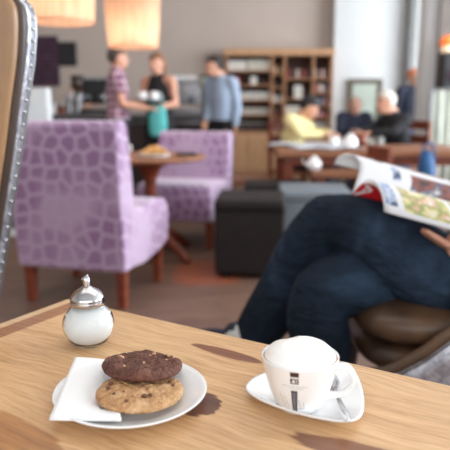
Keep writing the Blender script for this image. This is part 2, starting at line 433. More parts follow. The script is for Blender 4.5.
# ------------------------------------------------------------------ saucer, cup, foam, spoon
zS = TZ+.014
cupc = onz(299, 400, TZ+.012)
outl = [(246, 388), (249.5, 381), (259, 375), (277, 368), (300, 364), (322, 363), (341, 365), (354, 371), (360, 382), (363.5, 396), (363, 410), (357, 418.5), (344, 420.5), (325, 418), (300, 412.5), (275, 404.5), (255, 396)]
ow = [onz(a, b, zS) for a, b in outl]
ring = [V((p[0], p[1], 0)) for p in crom([(p.x-cupc.x, p.y-cupc.y) for p in ow], 5, True)]
def saucer_z(f):                      # height over the table for the upper face
    return .0045 if f < .45 else .0045+.0095*((f-.45)/.55)**1.3
bm = B(); fr = [0, .25, .45, .6, .75, .88, .96, 1.0]
rings = []
for f in fr: rings.append([bm.verts.new((p.x*f, p.y*f, saucer_z(f))) for p in ring] if f else [bm.verts.new((0, 0, saucer_z(0)))])
for f in reversed(fr[1:]):
    kk = 1.008 if f == 1 else f
    rings.append([bm.verts.new((p.x*kk, p.y*kk, max(0, saucer_z(f)-(.0018 if f == 1 else .0035)-(.001 if f < .5 else 0)))) for p in ring])
rings.append([bm.verts.new((0, 0, 0))])
n = len(ring)
for A, D in zip(rings, rings[1:]):
    for k in range(n):
        q2 = (k+1) % n
        if len(A) == 1: bm.faces.new((A[0], D[q2], D[k]))
        elif len(D) == 1: bm.faces.new((A[k], A[q2], D[0]))
        else: bm.faces.new((A[k], A[q2], D[q2], D[k]))
sau = obj('saucer', bm, M['porcelain'], smooth=True, loc=(cupc.x, cupc.y, TZ+.0004))
tag(sau, 'white three-cornered porcelain saucer under the coffee cup', 'saucer')
cup = thing('coffee_cup', 'white cappuccino cup with a dark printed emblem, filled with foam, on the saucer', 'cup', (cupc.x, cupc.y, TZ+.0052))
ch = .066
cprof = [(0, .002), (.018, .002), (.0235, 0), (.0255, .0015), (.0287, .006), (.0330, .015), (.0383, .029), (.0422, .044), (.0452, .058), (.0466, .066)]
cp = crom(cprof, 4)
inner = [(.0452, .0662), (.0438, .060), (.0402, .044), (.036, .029), (.030, .016), (.02, .008), (0, .007)]
bm = B(); add_lathe(bm, cp+inner, 72); cbody = obj('cup_body', bm, M['porcelain'], cup, smooth=True)
def cup_r(z):
    for (r0, z0), (r1, z1) in zip(cp, cp[1:]):
        if z0 <= z <= z1 and z1 > z0 and z > .001: return r0+(r1-r0)*(z-z0)/(z1-z0)
    return cp[-1][0]
# handle: a broad flat band curling out to the right
ha = math.radians(-16)
hp = [(.042, .056), (.054, .058), (.062, .052), (.065, .042), (.060, .031), (.050, .022), (.033, .018)]
bm = B()
add_tube(bm, [V((r*math.cos(ha), r*math.sin(ha), z)) for r, z in hp], [(.0034, .0085), (.003, .0085), (.003, .009), (.003, .009), (.003, .0085), (.003, .008), (.0035, .008)], 16, 6, side=None)
obj('handle', bm, M['porcelain'], cup, smooth=True)
# foam
mf = NT('milk_foam'); co = mf.coord(); f1 = mf.noise(co, 30, 5)
mf.l(mf.ramp(f1, [(.25, (238, 228, 214)), (.5, (250, 248, 245))]), mf.b.inputs['Base Color']); mf.b.inputs['Roughness'].default_value = .65
mf.b.inputs['Subsurface Weight'].default_value = .1; mf.b.inputs['Subsurface Radius'].default_value = (.01, .01, .01)
mf.bump(mf.noise(co, 300, 3), .1, .001)
bm = B(); fp = [(0, .0815), (.008, .0815), (.018, .081), (.027, .079), (.034, .0757), (.0392, .0715), (.0424, .0665), (.0430, .062), (.040, .055), (0, .055)]
add_lathe(bm, crom(fp[:8], 4)+fp[8:], 64)
for w in bm.verts:
    if w.co.z > .06:
        w.co.z += .0032*noise.noise(V((w.co.x*42, w.co.y*42, 3.3)))*(1 if w.co.z > .068 else .3)
        a = math.atan2(w.co.y, w.co.x)
        rr = math.hypot(w.co.x, w.co.y)
        w.co.z += .003*math.exp(-((w.co.x+.010)**2+(w.co.y+.004)**2)/.00005)*-.9 + .004*math.exp(-((w.co.x+.002)**2+(w.co.y-.004)**2)/.00015)
obj('milk_foam', bm, mf.m, cup, smooth=True)
bm = B(); cr = [(.0420, .0585), (.0438, .0585), (.0446, .0625), (.0425, .0652), (.0410, .064)]
add_lathe(bm, cr, 48, closed=True)
coff = P('coffee_rim', (196, 154, 112), .5, var=.25, nscale=60)
obj('coffee_ring', bm, coff, cup, smooth=True)
# print on the cup
ink = P('dark_brown_ink', (62, 40, 38), .4); ink2 = P('slate_ink', (74, 72, 84), .4); inkg = P('pale_grey_ink', (150, 156, 164), .4)
cdir = math.atan2(-cupc.y, -cupc.x)          # towards the viewer
def patchq(bm, a0, a1, z0, z1, skew=0, lift=.00025):
    N = 6; row0 = []; row1 = []
    K = max(2, int((z1-z0)/.003)+1); g = []
    for j in range(K+1):
        z = z0+(z1-z0)*j/K; r = cup_r(z)+lift
        g.append([bm.verts.new((r*math.cos(cdir+a0+(a1-a0)*i/N+skew*(j/K)), r*math.sin(cdir+a0+(a1-a0)*i/N+skew*(j/K)), z)) for i in range(N+1)])
    for j in range(K):
        for i in range(N): bm.faces.new((g[j][i], g[j][i+1], g[j+1][i+1], g[j+1][i]))
ac = -.13
def logo(name, rects, mat, lift=.00025):
    bm = B()
    for r in rects: patchq(bm, *r, lift=lift)
    return obj(name, bm, mat, cup, smooth=True)
ink_o = logo('printed_square', [(ac-.11, ac+.11, .0572, .0632)], ink)
logo('printed_emblem', [(ac-.11, ac+.11, .0478, .0550)], ink)
logo('emblem_mark', [(ac-.08, ac-.05, .0492, .0538, .05), (ac-.02, ac+.012, .0488, .0542, -.03), (ac+.035, ac+.085, .0522, .0534), (ac+.035, ac+.085, .0496, .0508), (ac-.04, ac+.04, .0512, .0520)], M['porcelain'], .0005)
logo('printed_text_line', [(ac-.34+.05*i, ac-.34+.05*i+.035, .0440, .0447) for i in range(14)]+[(ac-.16+.045*i, ac-.16+.045*i+.033, .0412, .0419) for i in range(9)], inkg)
logo('printed_stripe', [(ac-.10, ac+.08, .006, .0385)], ink2)
logo('stripe_lettering', [(ac-.055, ac+.03, .009+.0028*i, .0102+.0028*i) for i in range(10)], inkg, .0005)
logo('printed_cup_drawing', [(ac-.36, ac-.345, .012, .031, -.12), (ac-.24, ac-.225, .014, .029, -.1), (ac-.36, ac-.22, .0095, .0102), (ac+.2, ac+.215, .012, .026, -.1), (ac+.32, ac+.335, .012, .022, -.06), (ac+.1, ac+.33, .0115, .0122)], inkg)
# spoon
spn = thing('teaspoon', 'small steel teaspoon lying on the saucer beneath the cup handle', 'spoon', (cupc.x, cupc.y, TZ))
a = onz(330, 380, TZ+.014); b = onz(348, 421, TZ+.019)
def sl(p, z): return V((p.x-cupc.x, p.y-cupc.y, z))
bm = B()
d = (b-a); d.z = 0
bowl = [sl(a-d*.30, .0150), sl(a-d*.18, .0118), sl(a, .0105), sl(a+d*.14, .0125)]
add_tube(bm, bowl+[sl(a+d*.30, .0155), sl(a+d*.6, .0182), sl(a+d*.85, .0190), sl(b, .0185)],
         [(.0012, .004), (.0016, .0115), (.0018, .013), (.0014, .008), (.0012, .0028), (.0012, .0032), (.0012, .005), (.001, .0035)], 14, 6, side=(0, 0, 1))
obj('spoon_body', bm, M['chrome'], spn, smooth=True)
# ------------------------------------------------------------------ purple armchairs
def mat_purple():
    t = NT('purple_cell_fabric'); co = t.coord()
    sp = t.n('ShaderNodeSeparateXYZ'); t.l(co, sp.inputs[0]); cb = t.n('ShaderNodeCombineXYZ')
    t.l(t.math('ADD', sp.outputs[0], sp.outputs[1]), cb.inputs[0]); t.l(t.math('ADD', sp.outputs[2], t.math('MULTIPLY', sp.outputs[1], .35)), cb.inputs[1])
    vo = t.n('ShaderNodeTexVoronoi', feature='DISTANCE_TO_EDGE', voronoi_dimensions='2D'); t.l(cb.outputs[0], vo.inputs['Vector']); vo.inputs['Scale'].default_value = 11.5; vo.inputs['Randomness'].default_value = .62
    cell = t.math('MULTIPLY', t.math('SUBTRACT', vo.outputs['Distance'], .06), 9, clamp=True)
    cell = t.math('MULTIPLY', cell, t.ramp(t.noise(co, 2.6, 1), [(.38, (90, 90, 90)), (.58, (255, 255, 255))]))  # noise fades the cells in places, glare put into the fabric colour
    c = t.mix(cell, (184, 158, 186), (146, 108, 148))
    t.l(c, t.b.inputs['Base Color']); t.b.inputs['Roughness'].default_value = .7; t.b.inputs['Sheen Weight'].default_value = .5
    t.bump(t.noise(co, 300, 2), .1, .002); return t.m
mp_ = mat_purple()
def armchair(label, loc, rz, hs=1.0):
    t = thing('armchair', label, 'armchair', loc, rz, 'purple patterned armchairs by the round table')
    W = .655
    # seat block: outline in (y, z) extruded across the width
    seat = [(.10, .215), (.60, .235), (.665, .30), (.68, .40), (.66, .49), (.60, .535), (.45, .545), (.28, .525), (.10, .515)]
    bm = B(); add_prism(bm, crom([(a, b) for a, b in seat], 3, True), -W/2+.002, W/2-.002, 'x'); obj('seat', bm, mp_, t, bevel=.03, seg=4)
    back = [(-.035, .215), (.13, .215), (.125, .5), (.10, .75), (.055, 1.0*hs), (.02, 1.03*hs), (-.05, 1.03*hs), (-.09, 1.005*hs), (-.075, .7)]
    bm = B(); add_prism(bm, back, -W/2, W/2, 'x'); obj('backrest', bm, mp_, t, bevel=.018, seg=4)
    for x in (-1, 1):
        for y in (.02, .56):
            bm = B(); add_box(bm, (x*(W/2-.045), y, .12), (.058, .058, .24))
            for w in bm.verts:
                if w.co.z < .05: w.co.x = x*(W/2-.045)+(w.co.x-x*(W/2-.045))*.8; w.co.y = y+(w.co.y-y)*.8
            obj('leg', bm, M['redwood'], t, bevel=.004)
    return t
armchair('purple armchair with honeycomb-like pattern, its back towards us, at the left', (-.845, 3.262, 0), math.radians(-14.5))
ac2 = armchair('purple armchair facing us behind the round wooden table', (-.25, 5.18, 0), math.radians(166), .92); ac2.scale = (.95, .95, .94)
# ------------------------------------------------------------------ round table with its things
RT = V((-.55, 4.42, 0))
rt = thing('round_table', 'round brown wooden pedestal table between the two purple armchairs', 'table', RT, math.radians(10))
bm = B(); add_lathe(bm, [(0, .715), (.36, .715), (.40, .722), (.41, .735), (.40, .75), (0, .75)], 56); obj('table_top', bm, M['tablewood'], rt, smooth=True, bevel=.004)
bm = B(); add_lathe(bm, [(0, .20), (.05, .2), (.055, .3), (.042, .45), (.045, .58), (.09, .66), (.15, .7), (.15, .7148), (0, .7148)], 24); obj('pedestal', bm, M['redwood'], rt, smooth=True)
for k in range(4):
    a = k*PI/2-.9; bm = B()
    add_tube(bm, [V((0, 0, .22)), V((.12*math.cos(a), .12*math.sin(a), .17)), V((.28*math.cos(a), .28*math.sin(a), .085)), V((.38*math.cos(a), .38*math.sin(a), .028))], [(.05, .03), (.045, .03), (.035, .028), (.024, .028)], 10, 4, side=(0, 0, 1))
    obj('foot', bm, M['redwood'], rt, smooth=True)
z = .75
sp = V((-.50, 4.30, z))
bm = B(); add_lathe(bm, [(0, .004), (.07, .004), (.12, .018), (.123, .016), (.075, 0), (0, 0)], 32); o = obj('plate', bm, M['porcelain'], smooth=True, loc=sp)
tag(o, 'white plate with a pastry on the round wooden table', 'plate')
bread = P('baked_pastry', (206, 152, 92), .7, var=.25, nscale=30)
bm = B(); add_tube(bm, [V((-.08, 0, .03)), V((-.04, .015, .04)), V((0, .02, .045)), V((.04, .015, .04)), V((.08, 0, .028))], [.014, .028, .034, .028, .014], 14, 4)
for w in bm.verts: w.co.z = max(.006, w.co.z+.004*math.sin(w.co.x*120))
o = obj('pastry', bm, bread, smooth=True, loc=sp); tag(o, 'golden pastry on the white plate on the round table', 'pastry')
bm = B(); add_lathe(bm, [(0, 0), (.035, 0), (.055, .025), (.06, .055), (.045, .085), (.03, .1), (.034, .112), (.03, .112), (.026, .1), (.04, .08), (0, .05)], 28); wj = thing('milk_jug', 'small white round jug on the left side of the round table', 'jug', V((-.735, 4.24, z)))
obj('jug_body', bm, M['porcelain'], wj, smooth=True)
bm = B(); add_tube(bm, [V((.045, 0, .09)), V((.075, 0, .08)), V((.078, 0, .05)), V((.055, 0, .035))], .006, 8); obj('handle', bm, M['porcelain'], wj, smooth=True)
wl = thing('wallet', 'dark folded wallet on the right side of the round table', 'wallet', V((-.28, 4.4, z)), .3)
boxo('cover', (0, 0, .010), (.13, .09, .02), M['dark'], wl); boxo('clasp', (.05, 0, .022), (.02, .03, .004), M['brushed'], wl, .001)
# ------------------------------------------------------------------ ottomans
leath = P('dark_brown_leather', (34, 28, 27), .6, spec=.25, var=.15, nscale=10, bump=.1)
leath_g = P('grey_leather', (112, 120, 128), .5, var=.08, nscale=10, bump=.1)
def ottoman(label, loc, rz, w, d, h, mat):
    t = thing('ottoman', label, 'ottoman', loc, rz, 'square leather ottomans in the aisle')
    boxo('body', (0, 0, .02+(h-.08)/2), (w, d, h-.10), mat, t, bevel=.02); boxo('seat_cushion', (0, 0, h-.04), (w+.006, d+.006, .08), mat, t, bevel=.025)
    bm = B(); add_box(bm, (0, 0, h-.0815), (w+.009, d+.009, .006)); obj('piping', bm, mat, t, bevel=.002)
    for x in (-1, 1):
        for y in (-1, 1):
            bm = B(); add_lathe(bm, [(0, 0), (.018, 0), (.022, .035), (0, .035)], 12, (x*(w/2-.06), y*(d/2-.06), 0)); obj('foot', bm, M['dark'], t)
    return t
fl = onz(214.5, 279, 0); frt = onz(284, 280.5, 0)
dd = (frt-fl); w_ = dd.length; a_ = math.atan2(dd.y, dd.x); mid = (fl+frt)/2
nrm = V((-math.sin(a_), math.cos(a_), 0))
ottoman('large dark brown cube ottoman standing on the floor beside the jeans', mid+nrm*.25, a_, w_, .49, .52, leath)
ottoman('grey cube ottoman half hidden behind the knee, right of the dark one', V((.65, 4.42, 0)), math.radians(-4), .50, .5, .52, leath_g)
ottoman('dark low ottoman standing behind the large dark brown one', V((.40, 4.86, 0)), math.radians(-2), .48, .34, .50, leath)
# ------------------------------------------------------------------ pendant lamps
def mat_shade():
    t = NT('glowing_veneer'); nt = t.t
    co = t.coord(scale=(6, 6, 1)); f = t.noise(co, 5, 4)
    col = t.ramp(f, [(.3, (232, 186, 152)), (.7, (246, 214, 188))])
    tr = t.n('ShaderNodeBsdfTranslucent'); t.l(col, tr.inputs[0]); df = t.n('ShaderNodeBsdfDiffuse'); t.l(col, df.inputs[0])
    ms = t.n('ShaderNodeMixShader'); ms.inputs[0].default_value = .6; t.l(df.outputs[0], ms.inputs[1]); t.l(tr.outputs[0], ms.inputs[2])
    t.l(ms.outputs[0], t.out.inputs['Surface']); return t.m
m_sh = mat_shade(); m_bulb = P('bulb', (255, 220, 170), .5, emit=(255, 205, 140), estr=7)
def pendant(label, cx, by, Y, wb, wt, h, pw):
    c = aty(cx, by, Y)
    t = thing('pendant_lamp', label, 'lamp', (c.x, c.y, c.z), 0, 'pendant lamps with veneer shades')
    bm = B(); n = 56
    prof = [(wb/2, 0), (wb/2+(wt-wb)/2*.5, h*.5), (wt/2, h)]
    rr = [[bm.verts.new((r*math.cos(2*PI*k/n), r*math.sin(2*PI*k/n), z)) for k in range(n)] for r, z in prof]
    for A, D in zip(rr, rr[1:]):
        for k in range(n): bm.faces.new((A[k], A[(k+1) % n], D[(k+1) % n], D[k]))
    obj('lamp_shade', bm, m_sh, t, smooth=True)
    bm = B(); add_lathe(bm, [(wb/2-.004, 0), (wb/2+.004, 0), (wb/2+.004, .012), (wb/2-.004, .012)], 56, closed=True); obj('rim', bm, m_sh, t)
    bm = B(); add_ball(bm, (0, 0, h*.35), .045); obj('bulb', bm, m_bulb, t, smooth=True)
    bm = B(); add_lathe(bm, [(0, h*.35+.04), (.022, h*.35+.04), (.022, h*.35+.12), (0, h*.35+.12)], 14); obj('socket', bm, M['dark'], t)
    bm = B()
    for k in range(3): add_tube(bm, [V((0, 0, h*.35+.11)), V((wt/2*.97*math.cos(k*2.09), wt/2*.97*math.sin(k*2.09), h*.9))], .003, 6, 1)
    obj('spider', bm, M['dark'], t)
    bm = B(); add_tube(bm, [V((0, 0, h*.35+.1)), V((0, 0, ZC-c.z-.02))], .004, 6, 1); obj('cord', bm, M['dark'], t)
    bm = B(); add_lathe(bm, [(0, ZC-c.z-.03), (.05, ZC-c.z-.03), (.05, ZC-c.z-.001), (0, ZC-c.z-.001)], 20); obj('ceiling_rose', bm, M['dark'], t)
    L = bpy.data.lights.new('bulb_light', 'POINT'); L.energy = pw; L.color = (1, .88, .74); L.shadow_soft_size = .06
    lo = bpy.data.objects.new('bulb_light', L); C.objects.link(lo); lo.location = (c.x, c.y, c.z+h*.35-.06)
pendant('left pendant lamp with a glowing cream veneer shade above the purple armchair', 61.5, 22.5, 4.6, .47, .51, .42, 4)
pendant('right pendant lamp with a glowing cream veneer shade above the man in plaid', 133.5, 47.5, 5.5, .425, .51, .55, 4.5)
# ------------------------------------------------------------------ people
def person(label, loc, rz, J, voxel=.014, skin=None, hair=None, top=None, bottom=None, shoe=None, fwd=(0, 1, 0), sleeve='short', hairlen=0, s=1.0, up=None, sub=4, hands=True, fingers=None, detail_top=None, sock=None, trad=None, bald=False):
    t = thing('person', label, 'person', loc, rz)
    j = {k: V(p)*s for k, p in J.items()}
    f = V(fwd).normalized(); hu = V(up).normalized() if up else V((0, 0, 1))
    f = (f-hu*f.dot(hu)).normalized(); sd = f.cross(hu)          # person's right
    hc = j['head']
    rotm = Matrix((sd, f, hu)).transposed()
    tf = (V(trad) if trad else sd)                                # side axis of the torso
    def limb(bm, pts, rad): add_tube(bm, pts, [r*s if isinstance(r, (int, float)) else (r[0]*s, r[1]*s) for r in rad], 14, 4)
    bm = B()
    # head with a face: skull, jaw, nose, ears
    add_ball(bm, hc+hu*.012*s, (.076*s, .094*s, .105*s), 20, rotm)
    add_ball(bm, hc+(f*.028-hu*.052)*s, (.056*s, .066*s, .062*s), 16, rotm)
    add_tube(bm, [hc+(f*.088+hu*.018)*s, hc+(f*.104-hu*.012)*s, hc+(f*.108-hu*.024)*s], [.008*s, .011*s, .014*s], 8, 3)
    for q in (-1, 1): add_ball(bm, hc+(sd*q*.080-f*.002-hu*.005)*s, (.008*s, .018*s, .030*s), 10, rotm)
    limb(bm, [hc-hu*.06*s-f*.015*s, j['neck']+V((0, 0, .02*s)), j['neck']-V((0, 0, .05*s))], [.054, .054, .07])
    add_tube(bm, [j['neck']-V((0, 0, .03*s)), j['chest'], (j['chest']+j['pelvis'])/2, j['pelvis']], [(.10*s, .07*s), (.150*s, .10*s), (.135*s, .092*s), (.15*s, .105*s)], 18, 4, side=tf)
    for q in 'LR':
        limb(bm, [j['neck']*.5+j['sh'+q]*.5-V((0, 0, .02*s)), j['sh'+q], (j['sh'+q]+j['el'+q])/2, j['el'+q]], [.055, .058, .046, .038])
        limb(bm, [j['el'+q], j['el'+q]*.6+j['wr'+q]*.4, j['wr'+q]], [.038, .040, .026])
        dt = detail_top or {}
        if dt:
            limb(bm, dt['thigh'+q], [x_*.84 for x_ in dt['rthigh'+q]]); limb(bm, dt['shin'+q]+[j['an'+q]], [x_*.8 for x_ in dt['rshin'+q]]+[.034])
        else:
            limb(bm, [j['hip'+q], (j['hip'+q]+j['kn'+q])/2, j['kn'+q]], [.088, .074, .055])
            limb(bm, [j['kn'+q], j['kn'+q]*.65+j['an'+q]*.35, j['an'+q]], [.055, .056, .036])
        if fingers and q in fingers:
            for pts, rd in fingers[q]: limb(bm, [V(p) for p in pts], rd)
        else:
            wr = j['wr'+q]; dr = (wr-j['el'+q]).normalized(); sdn = dr.cross(V((0, 0, 1)))
            sdn = sdn.normalized() if sdn.length > .3 else sd.copy()
            if q == 'L': sdn = -sdn
            nn = dr.cross(sdn).normalized()
            if nn.z > 0: nn = -nn
            pm = wr+dr*.05*s
            add_tube(bm, [wr, wr+dr*.04*s, wr+dr*.085*s], [(.026*s, .018*s), (.038*s, .014*s), (.038*s, .012*s)], 12, 3, side=tuple(sdn))
            for k, ln in enumerate((.070, .080, .074, .056)):
                o_ = sdn*(.030-.020*k)*s; b0 = wr+dr*.085*s+o_
                limb(bm, [b0-dr*.02*s, b0+dr*ln*.45*s+nn*.006*s, b0+dr*ln*.85*s+nn*.028*s], [.009, .0085, .007])
            limb(bm, [wr+dr*.025*s+sdn*.02*s, wr+dr*.05*s+sdn*.05*s+nn*.01*s, wr+dr*.075*s+sdn*.058*s+nn*.02*s], [.012, .0105, .009])
        an = j['an'+q]; toe = j['toe'+q]
        add_tube(bm, [an-V((0, 0, .0)), an*.7+toe*.3-V((0, 0, .02*s)), toe], [(.036*s, .036*s), (.036*s, .03*s), (.03*s, .02*s)], 12, 3)
    body = remesh(obj('body', bm, skin or M['skin'], t, smooth=True), voxel)
    # eyes and mouth
    for q in (-1, 1):
        bm = B(); add_ball(bm, hc+(sd*q*.031+f*.086+hu*.012)*s, (.012*s, .008*s, .006*s), 8, rotm); obj('eye', bm, M['eye'], t, smooth=True)
    bm = B(); add_ball(bm, hc+(f*.092-hu*.052)*s, (.024*s, .008*s, .006*s), 8, rotm); obj('mouth', bm, M['lip'], t, smooth=True)
    # clothes: slightly larger surfaces following the same limbs
    bm = B(); g = .014
    add_tube(bm, [j['neck']-V((0, 0, .045*s)), j['chest'], (j['chest']+j['pelvis'])/2, j['pelvis']+V((0, 0, .0))], [((.105+g)*s, (.075+g)*s), ((.155+g)*s, (.105+g)*s), ((.145+g)*s, (.10+g)*s), ((.158+g)*s, (.112+g)*s)], 20, 4, side=tf)
    for q in 'LR':
        e = j['el'+q]
        if sleeve != 'none': limb(bm, [j['neck']*.5+j['sh'+q]*.5-V((0, 0, .03*s)), j['sh'+q], (j['sh'+q]+e)/2]+([e] if sleeve == 'long' else []), [.064, .072, .062]+([.054] if sleeve == 'long' else []))
        if sleeve == 'long': limb(bm, [e, (e+j['wr'+q])/2, j['wr'+q]*.93+e*.07], [.052, .048, .038])
    remesh(obj('shirt' if sleeve != 'none' else 'top', bm, top, t, smooth=True), voxel)
    bm = B()
    add_tube(bm, [j['pelvis']+V((0, 0, .02*s)), j['pelvis']-V((0, 0, .05*s)), (j['hipL']+j['hipR'])/2], [((.15+g)*s, (.108+g)*s), ((.158+g)*s, (.114+g)*s), (.13*s, .11*s)], 20, 3, side=tf)
    rj = detail_top or {}
    for q in 'LR':
        limb(bm, rj.get('thigh'+q, [j['hip'+q], (j['hip'+q]+j['kn'+q])/2, j['kn'+q]]), rj.get('rthigh'+q, [.104, .090, .074]))
        limb(bm, rj.get('shin'+q, [j['kn'+q], j['kn'+q]*.6+j['an'+q]*.4, j['an'+q]+(j['kn'+q]-j['an'+q])*.1]), rj.get('rshin'+q, [.074, .072, .058]))
    tr = remesh(obj('trousers', bm, bottom, t, smooth=True), voxel)
    for q in 'LR':
        an = j['an'+q]; toe = j['toe'+q]; dn = V((0, 0, -1)); fd = (toe-an); 
        bm = B(); up3 = (an-j['kn'+q]).normalized()
        heel = an+up3*.035*s-(fd-up3*fd.dot(up3)).normalized()*.03*s
        add_tube(bm, [heel, an*.6+toe*.4+up3*.02*s, toe], [(.045*s, .042*s), (.046*s, .04*s), (.040*s, .028*s)], 14, 4)
        add_tube(bm, [an-up3*.0*s, heel], [.044*s, .044*s], 14, 2)
        remesh(obj('shoe', bm, shoe or M['dark'], t, smooth=True), voxel*.7, 2)
        if sock:
            bm = B(); add_tube(bm, [an-up3*.09*s, an+up3*.0*s], [.046*s, .047*s], 14, 2); obj('sock', bm, sock, t, smooth=True)
    if not bald:
        bm = B()
        add_ball(bm, hc+(hu*.034-f*.008)*s, (.091*s, .110*s, .100*s), 18, rotm)
        if hairlen:
            add_tube(bm, [hc+(hu*.03-f*.05)*s, hc+(-f*.075-hu*.05)*s, hc+(-f*.07-hu*hairlen)*s], [(.08*s, .05*s), (.085*s, .045*s), (.05*s, .03*s)], 14, 4, side=tuple(sd))
        for w in bm.verts:
            d = w.co-hc                                            # clear the face
            a_f = d.dot(f); a_u = d.dot(hu)
            if a_f > .02*s and a_u < .052*s: w.co -= f*(a_f-.0*s)
            w.co += V((1, 1, 1))*noise.noise(w.co*60)*.004*s
        remesh(obj('hair', bm, hair, t, smooth=True), voxel*.7, 1)
    return t
def stand(**o):
    J = dict(head=(0, .03, 1.60), neck=(0, 0, 1.47), chest=(0, 0, 1.25), pelvis=(0, 0, .97), shL=(-.175, 0, 1.41), shR=(.175, 0, 1.41),
             elL=(-.22, -.02, 1.12), elR=(.22, -.02, 1.12), wrL=(-.23, .05, .88), wrR=(.23, .05, .88), hipL=(-.09, 0, .90), hipR=(.09, 0, .90),
             knL=(-.10, .02, .50), knR=(.10, .02, .50), anL=(-.11, 0, .10), anR=(.11, 0, .10), toeL=(-.13, .17, .035), toeR=(.13, .17, .035))
    J.update(o); return J
def sit(h=.47, **o):
    J = dict(head=(0, .10, h+.72), neck=(0, .03, h+.58), chest=(0, .0, h+.36), pelvis=(0, -.02, h+.10), shL=(-.175, .02, h+.52), shR=(.175, .02, h+.52),
             elL=(-.21, .16, h+.28), elR=(.21, .16, h+.28), wrL=(-.10, .36, h+.34), wrR=(.10, .36, h+.34), hipL=(-.09, 0, h+.09), hipR=(.09, 0, h+.09),
             knL=(-.12, .42, h+.07), knR=(.12, .42, h+.07), anL=(-.12, .42, .10), anR=(.12, .42, .10), toeL=(-.13, .58, .035), toeR=(.13, .58, .035))
    J.update(o); return J
def plaid(name, a, b, c, sc):
    t = NT(name); co = t.coord(rot=(0, 0, 0)); sp = t.n('ShaderNodeSeparateXYZ'); t.l(co, sp.inputs[0])
    w1 = t.math('SINE', t.math('MULTIPLY', t.math('ADD', sp.outputs[0], sp.outputs[1]), sc)); w2 = t.math('SINE', t.math('MULTIPLY', sp.outputs[2], sc))
    c1 = t.mix(t.math('GREATER_THAN', w1, .45), a, b); c2 = t.mix(t.math('GREATER_THAN', w2, .45), c1, t.mix(.5, c1, c))
    t.l(c2, t.b.inputs['Base Color']); t.b.inputs['Roughness'].default_value = .85; return t.m
m_plaid = plaid('plaid_cotton', (116, 58, 88), (206, 172, 190), (232, 214, 222), 85)
m_blue = plaid('pale_blue_cotton', (150, 168, 192), (168, 184, 204), (180, 194, 212), 300)
m_black = P('black_cloth', (30, 30, 34), .85, var=.2)
m_navy = P('navy_cloth', (44, 48, 66), .85, var=.2)
m_dkden = P('dark_cloth', (46, 50, 60), .85, var=.2)
m_yel = P('pale_yellow_cloth', (232, 218, 160), .85, var=.08)
m_whitec = P('white_cloth', (216, 206, 204), .85, var=.08)
m_hair_g = P('grey_brown_hair', (88, 80, 76), .7, var=.3, nscale=40); m_hair_b = P('light_brown_hair', (140, 98, 72), .7, var=.25, nscale=40)
m_hair_d = P('black_hair', (34, 28, 28), .6, var=.3, nscale=40); m_hair_w = P('silver_hair', (212, 204, 192), .7, var=.15, nscale=40)
m_hair_r = P('red_brown_hair', (130, 70, 46), .7, var=.2, nscale=40)
def at_floor(px, Y): p = aty(px, 100, Y); return V((p.x, p.y, 0))
# man in plaid, side view facing right
person('man in a purple plaid shirt standing in profile, reaching out to the woman', at_floor(117.5, 6.5), -PI/2+.12,
       stand(elL=(-.20, .02, 1.14), elR=(.20, .06, 1.12), wrL=(-.12, .28, 1.10), wrR=(.12, .31, 1.08), head=(0, .02, 1.58)), hair=m_hair_g, top=m_plaid, bottom=m_dkden, s=1.0)
person('woman with brown hair in a black sleeveless top standing with cups in her hands', at_floor(159, 6.75), PI-.5,
       stand(elL=(-.23, .0, 1.16), elR=(.22, .02, 1.15), wrL=(-.10, .26, 1.12), wrR=(.08, .25, 1.14)), skin=M['skin'], hair=m_hair_b, top=m_black, bottom=m_black, sleeve='none', hairlen=.10, s=.965)
person('dark-haired man in a pale blue shirt standing before the bookshelf', at_floor(221, 7.2), PI-.6,
       stand(elL=(-.22, -.03, 1.13), elR=(.20, -.02, 1.13), wrL=(-.23, .04, .90), wrR=(.14, .12, .97), shL=(-.16, 0, 1.41), shR=(.16, 0, 1.41), head=(.05, .09, 1.59)), hair=m_hair_d, top=m_blue, bottom=m_black, sleeve='long', s=.97, fwd=(.5, 1, -.2))
person('barista with red brown hair bending behind the counter below the menu board', at_floor(58, 9.0), -PI/2+.3,
       stand(head=(0, .30, 1.36), neck=(0, .20, 1.28), chest=(0, .12, 1.14), pelvis=(0, -.02, .95), shL=(-.17, .18, 1.24), shR=(.17, .18, 1.24), elL=(-.2, .26, 1.05), elR=(.2, .28, 1.08), wrL=(-.08, .45, 1.10), wrR=(.10, .48, 1.12)), hair=m_hair_r, top=m_whitec, bottom=m_black)
person('person in a dark jacket with orange hair standing beside the white column', at_floor(411, 8.7), PI+.2,
       stand(), hair=P('orange_hair', (216, 112, 62), .7), top=m_navy, bottom=P('blue_denim', (66, 104, 150), .8), sleeve='long', s=.93)
# ------------------------------------------------------------------ seated far people and their table
lt = thing('communal_table', 'long brown wooden table at which the far guests sit', 'table', (0, 0, 0))
tA = V((aty(283, 150, 5.5).x, 5.5)); LX0, LX1, LY0, LY1 = .44, 2.12, 5.10, 6.0
boxo('table_top', ((LX0+LX1)/2, (LY0+LY1)/2, .705), (LX1-LX0, LY1-LY0, .05), M['tablewood'], lt)
boxo('apron', ((LX0+LX1)/2, (LY0+LY1)/2, .64), (LX1-LX0-.12, LY1-LY0-.12, .078), M['redwood'], lt)
for x in (LX0+.1, LX1-.1):
    for y in (LY0+.1, LY1-.1): boxo('leg', (x, y, .30), (.08, .08, .60), M['redwood'], lt)
bn = thing('bench', 'brown wooden bench in front of the long table carrying a white pot', 'bench', (0, 0, 0))
boxo('seat', (.91, 4.88, .565), (.44, .30, .045), M['tablewood'], bn)
for x in (.76, 1.08): boxo('leg', (x, 4.88, .271), (.06, .26, .542), M['redwood'], bn)
boxo('stretcher', (.92, 4.88, .25), (.30, .04, .06), M['redwood'], bn)
